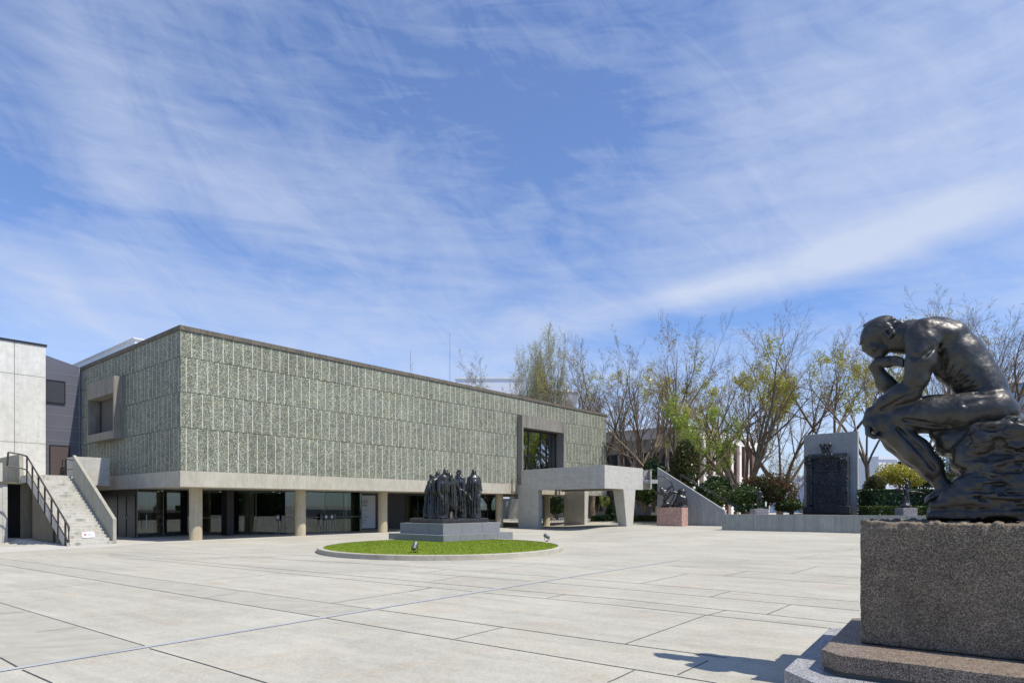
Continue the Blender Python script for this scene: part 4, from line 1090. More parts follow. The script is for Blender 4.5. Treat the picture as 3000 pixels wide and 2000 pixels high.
# legs
def leg(b0, b1, dx, dy, near):
    hip = TC(1050, 730, b0); knee = TC(392+dx, 806+dy, b1); ank = TC(742+dx*.35, 1180+dy*.3, b1+.01)
    B_.chain([hip, TC(900+dx*.3, 742+dy*.3, (b0+b1)/2), TC(700+dx*.6, 752+dy*.6, b1), TC(520+dx*.8, 776+dy, b1), knee], [.165, .165, .158, .130, .096], .05)
    B_.ell(TC(760+dx*.5, 700+dy*.5, (b0+b1)/2-.02), (.30, .09, .07), (1, 0, -.1), .04)
    B_.ell(TC(560+dx, 800+dy, b1-.03*near), (.16, .06, .055), (1, 0, -.1), .03)
    B_.ell(TC(384+dx, 800+dy, b1), (.065, .062, .075), (1, 0, -1), .03)          # kneecap
    B_.chain([knee, TC(485+dx, 890+dy, b1), TC(590+dx*.8, 980+dy*.8, b1), TC(688+dx*.6, 1085+dy*.5, b1), ank], [.092, .115, .122, .090, .056], .045)
    B_.ell(TC(585+dx*.8, 925+dy, b1-.03*near), (.19, .062, .055), (1, 0, -1.05), .03)   # calf
    B_.ell(TC(530+dx*.8, 1000+dy*.8, b1-.02*near), (.20, .035, .035), (1, 0, -1.0), .025)
    for q in (-.04, .04): B_.ell(TC(742+dx*.3, 1192+dy*.3, b1+q), (.022, .02, .024), None, .015)
    heel = TC(815+dx*.3, 1222+dy*.2, b1); ball = TC(700+dx*.3, 1268+dy*.2, b1-.01*near)
    B_.chain([ank, heel], [.055, .052], .03); B_.chain([heel, TC(755+dx*.3, 1240+dy*.2, b1), ball], [.05, .055, .040], .03)
    B_.ell(TC(725+dx*.3, 1252+dy*.2, b1), (.11, .058, .034), (1, 0, .42), .03)
    for q in range(5):
        bo = (q-2)*.026; l_ = (0, 3, 4, 3, 8)[q] if near > 0 else (8, 3, 4, 3, 0)[q]
        B_.chain([TC(700+dx*.3, 1266+dy*.2, b1+bo), TC(676-l_+dx*.3, 1270+dy*.2, b1+bo*1.1), TC(662-l_+dx*.3, 1290+dy*.2, b1+bo*1.1)], [.020, .0185, .0155], .008)
leg(.47, bn+.03, 0, 0, 1)
leg(.81, bf-.03, -8, 34, -1)
# surface modelling: ribs, spine, furrows
for q in range(6):
    t0 = q/5.; B_.chain([TC(800+q*36, 300+q*44, .44+.0*q), TC(762+q*38, 400+q*34, .425), TC(745+q*30, 480+q*22, .47)], [.008, .010, .008], .03)
for q in range(15):
    t0 = q/14.; x_ = 760+t0*370; y_ = 170+ (t0**1.35)*430
    B_.ell(TC(x_-10, y_+30, bm_), (.026, .024, .024), None, .02)
B_.chain([TC(700, 300, bn+.02), TC(728, 300, bn-.03), TC(715, 400, bn-.05), TC(690, 500, bn-.0)], [.016, .024, .024, .016], .03, sub=True)
B_.chain([TC(560, 400, bA-.1), TC(600, 410, bA-.13), TC(650, 395, bA-.11), TC(690, 360, bA-.07)], [.014, .018, .018, .014], .025, sub=True)
B_.chain([TC(960, 640, bn-.02), TC(1040, 610, bn-.03), TC(1110, 600, bn+.02)], [.012, .018, .012], .04, sub=True)
B_.chain([TC(800, 830, bn-.02), TC(640, 815, bn-.09), TC(520, 790, bn-.09)], [.016, .022, .012], .03, sub=True)
B_.chain([TC(480, 850, bn-.06), TC(600, 960, bn-.085), TC(700, 1090, bn-.05)], [.014, .022, .014], .03, sub=True)
B_.chain([TC(900, 690, bn-.12), TC(1040, 660, bn-.10)], [.012, .012], .04, sub=True)
B_.chain([TC(600, 600, bn-.15), TC(480, 680, bn-.14), TC(380, 730, bn-.07)], [.006, .01, .006], .02, sub=True)
n1 = B_.noise(.10, 21); n2 = B_.noise(.042, 22); n3 = B_.noise(.02, 23)
B_.F += (n1*.011+n2*.0045+n3*.0035).astype(np.float32)
B_.mesh('body', MAT['bronze'], fig, M=FML, smooth_it=1)

# ================================================================== LAWN RING AND ITS GROUP
LC = Vector((-2.75, 25.15, 0)); LA, LB = 4.78, 5.25; lang = math.atan2(LC.y, LC.x)-math.pi/2
def ring(r_in, r_out, z0, z1, n=128):
    """elliptic ring in lawn coordinates"""
    vs = []; fs = []
    for ro, z_ in ((r_out, z0), (r_out, z1-.012), (r_out-.012, z1), (r_in, z1), (r_in, z0)):
        for i in range(n):
            th = 2*math.pi*i/n; p = Vector(((LA+ro)*math.cos(th), (LB+ro)*math.sin(th), 0)); p.rotate(Euler((0, 0, lang)))
            vs.append(LC+p+Vector((0, 0, z_)))
    for k in range(4):
        for i in range(n): fs.append((k*n+i, k*n+(i+1) % n, (k+1)*n+(i+1) % n, (k+1)*n+i))
    return MB().add(vs, fs)
o = ring(-.22, 0, -.01, .17).build('lawn_kerb', MAT['conc_kerb']); tag(o, 'pale concrete kerb ringing the oval lawn', 'kerb')
for p_ in o.data.polygons: p_.use_smooth = False
gm = MB(); n_ = 96; rr = [0, .3, .6, .8, .95, 1.0]
vs = []; fs = []
for ri in rr[1:]:
    for i in range(n_):
        th = 2*math.pi*i/n_; p = Vector(((LA-.215)*ri*math.cos(th), (LB-.215)*ri*math.sin(th), 0)); p.rotate(Euler((0, 0, lang)))
        vs.append(LC+p+Vector((0, 0, .150+.02*(1-ri**3))))
k0 = len(vs); vs.append(LC+Vector((0, 0, .17)))
for a in range(len(rr)-2):
    for i in range(n_): fs.append((a*n_+i, a*n_+(i+1) % n_, (a+1)*n_+(i+1) % n_, (a+1)*n_+i))
for i in range(n_): fs.append((k0, i, (i+1) % n_))
lawn = MB().add(vs, fs).build('lawn', MAT['turf']); tag(lawn, 'mown bright green grass in the oval bed', kind='stuff')
# short blades standing on the lawn
rg = np.random.RandomState(5); nb_ = 26000; bl_ = MB(); V_ = []; Fq = []
th = rg.rand(nb_)*2*np.pi; ra = np.sqrt(rg.rand(nb_))*.995
for i in range(nb_):
    p = Vector(((LA-.22)*ra[i]*math.cos(th[i]), (LB-.22)*ra[i]*math.sin(th[i]), 0)); p.rotate(Euler((0, 0, lang))); p += LC
    z_ = .150+.02*(1-ra[i]**3); a = rg.rand()*6.28; w_ = .012; hh = .010+.016*rg.rand(); lx, ly = (rg.rand(2)-.5)*.03
    dx, dy = math.cos(a)*w_, math.sin(a)*w_; k = len(V_)
    V_ += [(p.x-dx, p.y-dy, z_), (p.x+dx, p.y+dy, z_), (p.x+lx, p.y+ly, z_+hh)]; Fq.append((k, k+1, k+2))
leaf('blade', (.14, .20, .02), (.22, .29, .045), None, .15, gloss=0.)
bo = MB().add(V_, Fq).build('grass_blades', MAT['blade'], fix=False); tag(bo, 'short green grass blades covering the oval lawn', kind='stuff')
# granite plinth
pc0 = Vector((-2.95, 27.2, 0)); pw, pdp = 3.68, 4.66      # near corner; lengths away along S and along U
pm_ = Matrix.Translation(pc0) @ Matrix.Rotation(BANG, 4, 'Z')
pl = empty('stepped_plinth', pc0+U*2.3+S*1.8, 'two-step blue-grey granite plinth on the lawn under the bronze group', 'plinth', rz=BANG)
pml = pl.matrix_world.inverted() @ pm_
MB().box(0, pdp, 0, pw, .10, .445).build('lower_step', MAT['granite_grey'], pl, bevel=.006).matrix_local = pml
MB().box(.36, 4.15, .40, 3.28, .4455, .93).build('upper_block', MAT['granite_grey'], pl, bevel=.006).matrix_local = pml
c = MB()
for x_ in (1.05, 2.6, 3.5): c.box(x_, x_+.012, -.002, 0, .15, .44)
for x_ in (1.55, 2.9): c.box(x_, x_+.012, .398, .40, .45, .925)
for y_ in (1.9,): c.box(-.002, 0, y_, y_+.012, .15, .44); c.box(.358, .36, 1.3, 1.312, .45, .925)
c.build('stone_joint', MAT['joint'], pl).matrix_local = pml
grp = empty('bronze_figure_group', pc0+U*2.3+S*1.8+Vector((0, 0, .93)), 'dark bronze group of standing robed figures on the granite plinth in the lawn', 'statue', rz=BANG)
gml = grp.matrix_world.inverted() @ pm_
fb = Field((.55, .65, .90), (4.0, 3.2, 1.28), .03); fb.box((.68, .80, .93), (3.8, 3.0, 1.13), .02, .02)
fb.F += (fb.noise(.3, 2)*.03+fb.noise(.1, 3)*.02).astype(np.float32); fb.mesh('bronze_base', MAT['bronze_far'], grp, M=gml, smooth_it=0)
def robed(px, s_, ht, rw=.34, turn=0, lean=(0, 0), head=(0, 0), arms=(), seed=0, cape=True, legs=False, dep=None):
    """standing figure; px = picture column, s_ = depth into the plinth, ht = height"""
    # local u from the column
    k = (px-1500)/F; o_ = pc0+S*s_; u_ = (k*o_.y-o_.x)/(U.x-k*U.y)
    f = Field((-.75, -.65, 0), (.75, .65, ht+.12), .018)
    hr_ = .15; hc = np.array((lean[0]+head[0], lean[1]+head[1], ht-hr_-.02)); shz = ht-.46
    sx, sy = lean
    f.ell(hc, (.165, .118, .125), (0, 0, 1), .02); f.ell(hc+np.array((head[0]*.35, -.055+head[1]*.3, -.06)), (.07, .065, .075), None, .04); f.ell(hc+np.array((0, -.130, -.035)), (.026, .035, .045), None, .02)
    f.ell(hc+np.array((-.10, 0, -.02)), (.02, .02, .035), None, .01); f.ell(hc+np.array((.10, 0, -.02)), (.02, .02, .035), None, .01)
    f.cap(hc+np.array((0, .02, -.08)), (sx, sy, shz+.06), .066, .08, .025)
    f.cap((sx-.19, sy, shz), (sx+.19, sy, shz), .10, .10, .05)
    f.cap((sx, sy, shz), (sx*.5, sy*.5, shz-.5), .21, .20, .08)
    if cape:
        f.ell((sx*.8, sy*.8, shz-.25), (rw*.85, rw*.62, .42), None, .1)
        f.cap((sx*.7, sy*.7, shz-.3), (0, .03, .25), rw*.74, rw*.86, .12); f.cap((0, .03, .3), (0, .04, .10), rw*.86, rw*.92, .05)
    else:
        f.cap((sx*.5, sy*.5, shz-.45), (0, 0, ht*.45), .20, .22, .08); f.cap((0, 0, ht*.45), (0, .02, ht*.26), .24, .25, .06)
    for lx in (-.12, .12):
        fy = -.12 if lx*((seed % 2)*2-1) > 0 else .08
        f.chain([(lx*.8, 0, ht*.48), (lx, fy*.7, ht*.26), (lx*1.05, fy, .10), (lx*1.1, fy-.02, .05)], [.12, .085, .055, .05], .03)
        f.ell((lx*1.15, fy-.10, .045), (.05, .13, .04), None, .03)
    f_rng = np.random.RandomState(seed)
    X, Y = f.ax[0][:, None, None], f.ax[1][None, :, None]; Zf = f.ax[2][None, None, :]
    an = np.arctan2(Y-.03, X)
    fold = np.sin(an*15+seed+1.2*np.sin(Zf*2.0+seed))*.6+np.sin(an*26+seed*2+Zf*1.1)*.4
    wz = np.clip((shz-.02-Zf)/.3, 0, 1)*(1 if cape else .5)*np.clip((Zf-.15)/.1, 0, 1)
    fold = np.sign(fold)*np.abs(fold)**.7
    f.F += (fold*.036*wz+f.noise(.16, seed)*.05+f.noise(.05, seed+9)*.012).astype(np.float32)
    for a_ in arms:   # (shoulder side, elbow, hand)
        sgn, e_, h2 = a_
        f.chain([(sx+sgn*.23, sy, shz), e_, h2], [.092, .072, .045], .04); h2 = np.array(h2); d_ = h2-np.array(e_); d_ = d_/np.linalg.norm(d_)
        f.ell(h2+d_*.06, (.07, .045, .03), d_, .02)
        for q in range(4): o2 = np.array(((q-1.5)*.022, 0, 0)); f.cap(h2+d_*.09+o2, h2+d_*.17+o2*1.3, .014, .011, .006)
        f.cap(h2+d_*.04, h2+d_*.09+np.array((-.05*sgn, -.03, 0)), .016, .012, .006)
    ob = f.mesh('figure', MAT['bronze_far'], grp, smooth_it=0)
    ob.matrix_local = gml @ Matrix.Translation((u_, s_, 1.12)) @ Matrix.Rotation(turn, 4, 'Z')
    return ob
TF = -BANG+math.radians(8)       # faces roughly towards the camera
def hgt(px, py_top, s_):
    k = (px-1500)/F; o_ = pc0+S*s_; u_ = (k*o_.y-o_.x)/(U.x-k*U.y); q = o_+U*u_; return H+(HZ-py_top)/F*q.y-1.12
robed(1388, 1.15, hgt(1388, 1373, 1.15), .37, TF, arms=[(-1, (-.34, -.05, 1.35), (-.20, -.24, 1.0)), (1, (.34, -.05, 1.35), (.22, -.24, 1.02))], seed=1)
robed(1346, 2.35, hgt(1346, 1374, 2.35), .34, TF-.5, head=(0, -.06), arms=[(1, (.3, -.2, 1.3), (.12, -.3, 1.45))], seed=2)
robed(1325, 1.55, hgt(1322, 1383, 1.55), .30, TF+.2, lean=(-.05, -.06), head=(-.10, -.10), arms=[(1, (.34, -.1, 1.30), (.36, -.16, .98)), (-1, (-.2, -.25, 1.6), (-.05, -.25, 1.8))], seed=3, cape=False)
robed(1297, 1.5, hgt(1297, 1372, 1.5), .30, TF+.5, lean=(.02, -.04), head=(.06, -.08), arms=[(-1, (-.28, -.12, 1.3), (-.18, -.2, .98))], seed=4)
robed(1277, 1.9, hgt(1281, 1379, 1.9), .33, TF+1.0, lean=(.05, 0), head=(.06, -.03), arms=[(-1, (-.3, -.15, 1.25), (-.15, -.25, .95))], seed=5)
robed(1262, 2.6, hgt(1275, 1386, 2.6)*.985, .36, TF+1.2, lean=(.12, 0), arms=[(-1, (-.3, .0, 1.25), (-.1, -.2, 1.2))], seed=6)
# spotlights on the lawn
def spot(px, py, z_, lab, aim):
    p = G(px, py, z_); o = empty('spotlight', p, lab, 'spotlight', 'grey spotlights on the lawn edge')
    M_ = Matrix.Translation((0, 0, .22)) @ aim.to_matrix().to_4x4()
    c = MB().lathe([(.0, -.14), (.05, -.14), (.075, -.11), (.082, .0), (.088, .02), (.088, .13), (.080, .135)], n=24)
    c.v = [tuple(M_ @ Vector(v)) for v in c.v]; c.build('lamp_head', MAT['frame_grey'], o)
    c = MB().lathe([(.078, .118), (.078, .122)], n=24); c.v = [tuple(M_ @ Vector(v)) for v in c.v]; c.build('lens', MAT['glass_dark'], o)
    c = MB(); c.box(-.06, .06, -.05, .05, 0, .02); c.tube([(-.1, 0, .22), (-.1, 0, .06), (0, 0, .03), (.1, 0, .06), (.1, 0, .22)], .012, 6); c.tube([(0, 0, .02), (.08, .06, .05), (.12, .05, .12), (.05, .02, .16)], .010, 6)
    c.build('bracket', MAT['metal_dark'], o); return o
spot(1215, 1618, .16, 'grey round spotlight on the near left edge of the lawn', Euler((math.radians(-35), math.radians(12), 0)))
spot(1602, 1585, .165, 'grey round spotlight on the far right edge of the lawn', Euler((math.radians(-50), math.radians(-35), math.radians(30))))

# ================================================================== ARCHER ON PINK GRANITE
ac = Gd(1997.5, 1541)
z0_ = gz(ac.x, ac.y)
ap_ = empty('pink_pedestal', ac, 'plain pink granite block pedestal beside the stair wall', 'pedestal', rz=BANG)
ah = H+(HZ-1486)/F*ac.y
MB().box(0, 1.0, 0, 1.9, -z0_, ah-z0_).build('block', MAT['granite_pink'], ap_, bevel=.008)
am = empty('archer_statue', ac+S*.95+U*.5+Vector((0, 0, ah-z0_)), 'dark bronze kneeling archer drawing a great bow against a rock', 'statue', rz=BANG)
# modelled upright in the plane of the picture: x right, z up, y away; metres from pixel offsets at this distance
am.rotation_euler = (0, 0, math.radians(-14)); am.matrix_world = Matrix.Translation(am.location) @ Matrix.Rotation(math.radians(-14), 4, 'Z')
sc2 = am.location.y/F
def Q(ix, iy, y_=0.):      # detail image 1880..2120 at 6.533 px per px; statue foot centre at detail (600, 950)
    return np.array(((ix-600)/6.533*sc2, y_, (950-iy)/6.533*sc2))
f = Field((-1.3, -.5, -.02), (1.15, .55, 2.35), .02)
f.chain([Q(400, 600), Q(405, 618)], [.125, .10], .03)                                  # head
f.ell(Q(400, 598), (.12, .11, .13), None, .03); f.cap(Q(408, 625), Q(430, 650), .075, .09, .04)
f.chain([Q(430, 655), Q(450, 690), Q(495, 725)], [.20, .21, .15], .06); f.ell(Q(440, 640), (.25, .15, .13), (1, 0, .15), .05)
f.chain([Q(460, 625, .08), Q(530, 590, .05), Q(605, 535)], [.105, .085, .055], .03); f.ell(Q(606, 530), (.06, .05, .06), None, .02)
f.chain([Q(410, 665, -.05), Q(345, 662, -.1), Q(285, 668, -.05)], [.105, .085, .06], .03); f.chain([Q(290, 668, -.05), Q(345, 680), Q(380, 690, .05)], [.06, .06, .07], .03)
f.chain([Q(500, 740), Q(580, 665, -.1), Q(625, 655, -.12)], [.15, .13, .10], .04); f.chain([Q(625, 655, -.12), Q(680, 670, -.1), Q(735, 668, -.05)], [.09, .07, .05], .03); f.ell(Q(745, 660), (.09, .05, .05), (.3, 0, 1), .02)
f.chain([Q(500, 740), Q(470, 790, .05), Q(440, 815, .05)], [.15, .12, .09], .04); f.chain([Q(440, 815, .05), Q(450, 870, .08), Q(470, 900, .1)], [.085, .07, .05], .03); f.ell(Q(480, 925, .1), (.14, .06, .05), None, .03)
f.F += (f.noise(.1, 5)*.02).astype(np.float32)
f.mesh('archer', MAT['bronze_far'], am)
c = MB(); bowp = [(338, 346), (365, 352), (400, 354), (440, 362), (490, 385), (540, 425), (580, 470), (606, 530), (625, 590), (636, 650), (636, 710), (620, 760), (598, 805), (562, 862)]
c.tube([Q(*p) for p in bowp], [.03, .03, .035, .035, .04, .045, .05, .055, .05, .045, .04, .04, .035, .03], 8); c.build('bow', MAT['bronze_far'], am, smooth=True)
f = Field((-1.3, -.55, -.02), (1.5, .6, 1.6), .025)
f.chain([Q(610, 935), Q(690, 880), Q(760, 780), Q(775, 650)], [.10, .25, .33, .24], .1); f.cap(Q(790, 920), Q(800, 800), .3, .3, .1); f.ell(Q(780, 640), (.28, .25, .12), None, .05)
f.chain([Q(400, 935), Q(450, 905), Q(510, 885), Q(560, 905), Q(590, 935)], [.08, .18, .17, .18, .10], .06); f.box(Q(385, 950, -.35), Q(850, 940, .35)+np.array((0, 0, .02)), .02, .03)
f.F += (f.noise(.22, 7, True)*-.18+f.noise(.09, 8, True)*-.09+.03).astype(np.float32)
Zf = f.ax[2][None, None, :]; f.F = np.maximum(f.F, (.002-Zf).astype(np.float32))
f.mesh('rock', MAT['bronze_far'], am)

# ================================================================== GATE SLAB AND BRONZE PORTAL ON THE TERRACE
GLd = 52.0; gl = Vector((.4616*GLd, GLd, 0)); gr = Vector((.5468*.947*GLd, .947*GLd, 0)); gd = (gr-gl).normalized(); gw = (gr-gl).length; gang = math.atan2(gd.y, gd.x)
gsl = empty('portal_backing_slab', gl, 'tall free-standing grey concrete slab behind the bronze portal', 'wall', rz=gang)
ztp = H+(HZ-1273.7)/F*GLd; zgb = 1.0
MB().box(0, gw, 0, .35, zgb, ztp).build('slab', MAT['conc_gate'], gsl, bevel=.01)
gt = empty('bronze_portal', gl+gd*gw/2, 'dark bronze double-door portal covered in reliefs, set against the concrete slab', 'portal', rz=gang)
def gx(px): 
    k = (px-1500)/F; o_ = gl-Vector((-gd.y, gd.x, 0))*.25; return (k*o_.y-o_.x)/(gd.x-k*gd.y)
def gzz(px, py):
    x_ = gx(px); return H+(HZ-py)/F*((gl+gd*x_).y-.2)
def gp(ix, iy): px, py = 2330+ix/5.6, 1240+iy/5.6; return gx(px)-gw/2, gzz(px, py)
hx = gw/2
f = Field((-hx-.1, -1.1, zgb), (hx+.1, .06, ztp-.1), .026)
# (x0,x1,y0,y1) detail coordinates; depth out from the slab
def gbox(x0, x1, y0, y1, d0, d1, rad=.02, k=.02):
    a, zt2 = gp(x0, (y0)); b, _ = gp(x1, y0); _, zb2 = gp((x0+x1)/2, y1); zt2 = gp((x0+x1)/2, y0)[1]
    f.box((a, -d1, max(zgb+.01, zb2)), (b, -d0, zt2), rad, k)
gbox(195, 885, 560, 1480, .0, .35)
gbox(205, 300, 640, 1350, .3, .60); gbox(765, 880, 640, 1350, .3, .60)
gbox(155, 320, 1360, 1480, .3, .80); gbox(750, 925, 1350, 1480, .3, .80)
gbox(200, 880, 500, 575, .2, .72); gbox(180, 290, 540, 690, .2, .72, .05); gbox(755, 885, 525, 650, .2, .72, .05)
gbox(290, 760, 770, 795, .3, .52); gbox(530, 548, 790, 1470, .3, .42); gbox(300, 345, 790, 1480, .3, .44); gbox(735, 765, 790, 1480, .3, .44); gbox(300, 760, 1330, 1480, .3, .42)
rg = random.Random(8)
def blobs(x0, x1, y0, y1, n_, d0, r0, r1):
    for _ in range(n_):
        x_, z_ = gp(rg.uniform(x0, x1), rg.uniform(y0, y1)); r = rg.uniform(r0, r1); an = rg.uniform(0, 6.28)
        dx, dz = math.cos(an)*r*2.2, math.sin(an)*r*2.2
        f.chain([(x_, -d0, z_), (x_+dx, -d0-r*.6, z_+dz), (x_+dx*1.6, -d0, z_+dz*1.6+rg.uniform(-.1, .1))], [r, r*.9, r*.6], .02)
blobs(350, 520, 810, 1310, 60, .36, .035, .07); blobs(560, 730, 810, 1310, 55, .36, .03, .065)
blobs(310, 740, 610, 760, 30, .38, .05, .09); blobs(220, 285, 660, 1340, 40, .60, .03, .055); blobs(780, 860, 660, 1340, 44, .60, .03, .06)
blobs(320, 740, 520, 560, 16, .72, .04, .06); blobs(190, 280, 560, 660, 10, .74, .04, .07); blobs(770, 870, 550, 630, 10, .74, .05, .07)
# seated relief figure and crest group, loosely shaped
x_, z_ = gp(528, 700); f.ell((x_, -.45, z_), (.16, .14, .22), None, .05); f.ell((x_, -.5, z_+.3), (.08, .08, .09), None, .03)
cx, cz = gp(515, 480)
for q, (ox, tp) in enumerate(((-.30, 1), (-.02, 1), (.26, 1))):
    f.chain([(cx+ox*.75, -.45, cz), (cx+ox*.9, -.45, cz+.42), (cx+ox*1.2, -.45, cz+.62), (cx+ox*1.05, -.56, cz+.68)], [.07, .12, .13, .08], .04)
    f.chain([(cx+ox*1.2, -.48, cz+.6), (cx+ox*.7, -.56, cz+.42), (cx+ox*.3, -.6, cz+.36)], [.06, .05, .04], .03); f.cap((cx+ox*.75+.1, -.45, cz), (cx+ox*.9, -.45, cz+.3), .06, .08, .03)
f.F += (f.noise(.12, 4, True)*-.06+f.noise(.06, 6)*.02+.01).astype(np.float32)
f.mesh('portal', MAT['bronze_gate'], gt, smooth_it=1)
def inside(o): return o
# two small statues on stone blocks
def small(px, py_top, w0, w1, yb, dpt, name_l, lab_l, lab_b, fn):
    c0 = D((w0+w1)/2, 1500, dpt); zt2 = H+(HZ-py_top)/F*dpt; wd = (w1-w0)/F*dpt
    b = empty('stone_block', Vector((c0.x, dpt, 1.0)), lab_b, 'pedestal', 'rough stone blocks under the two garden statues')
    MB().box(-wd/2, wd/2, -wd/2, wd/2, 0, zt2-1.0).build('block', MAT['granite_small'], b, bevel=.02)
    s_ = empty('garden_statue', Vector((c0.x, dpt, zt2)), lab_l, 'statue')
    fn(s_, dpt/F); return s_
def fn1(o, m_):
    ht = 62*m_; f = Field((-.5, -.4, 0), (.5, .4, ht+.05), .017); h = ht
    f.box((-.22, -.22, 0), (.22, .22, .06), .02); f.chain([(-.06, .02, .06), (-.08, 0, h*.27), (-.05, 0, h*.5)], [.05, .07, .10], .03); f.chain([(.07, .03, .06), (.10, -.03, h*.27), (.05, 0, h*.5)], [.05, .07, .10], .03)
    f.chain([(0, 0, h*.5), (.0, 0, h*.62), (.02, 0, h*.76)], [.14, .12, .15], .06); f.cap((-.13, 0, h*.79), (.15, 0, h*.79), .06, .06, .05); f.cap((.01, 0, h*.8), (0, -.02, h*.9), .05, .05, .03); f.ell((0, -.02, h*.93), (.085, .085, .11), None, .02)
    f.chain([(.16, 0, h*.78), (.2, -.05, h*.62), (.12, -.14, h*.55)], [.055, .045, .03], .02); f.chain([(-.15, 0, h*.78), (-.18, -.05, h*.66), (-.04, -.12, h*.75)], [.055, .045, .03], .02)
    f.mesh('figure', MAT['bronze_far'], o)
small(2226, 1490, 2204, 2244, 1504, 44.0, '', 'slender dark bronze nude standing before the reddish bush', 'rough stone block under the slender nude, left of the portal', fn1)
def fn2(o, m_):
    h = 86*m_; f = Field((-1.0, -.4, 0), (1.35, .4, h+.1), .02)
    f.ell((0, 0, .12), (.36, .3, .16), None, .05); f.chain([(-.05, 0, .1), (-.10, 0, h*.35), (.02, 0, h*.5)], [.16, .09, .12], .08); f.chain([(.15, 0, .1), (.12, 0, h*.3), (.02, 0, h*.52)], [.14, .08, .12], .06)
    f.chain([(0, 0, h*.5), (.06, 0, h*.7), (.04, 0, h*.8)], [.13, .12, .13], .05); f.cap((.04, 0, h*.82), (.03, 0, h*.93), .05, .05, .03); f.ell((.02, 0, h*.96), (.09, .09, .11), None, .02)
    f.chain([(-.08, 0, h*.78), (-.22, -.1, h*.7), (-.15, -.2, h*.6)], [.06, .05, .04], .02); f.chain([(.15, 0, h*.78), (.28, -.05, h*.86), (.15, -.05, h*.92)], [.055, .045, .04], .02)
    f.chain([(.0, -.05, h*.56), (.5, -.05, h*.55), (.95, 0, h*.53), (1.22, 0, h*.50)], [.07, .06, .05, .035], .04)
    f.F += (f.noise(.1, 5)*.03).astype(np.float32); f.mesh('figure', MAT['bronze_far'], o)
    MB().lathe([(.02, 0), (.16, .02), (.22, .12), (.24, .26), (.225, .26), (.2, .12), (.02, .04)], (-.45, -.05, h*.52), 20).build('urn', MAT['bronze_far'], o, smooth=True)
small(2655, 1487, 2633, 2675, 1501, 41.0, '', 'twisting dark bronze figure with one long outstretched leg, right of the portal', 'rough stone block under the twisting figure, seen below the near statue', fn2)
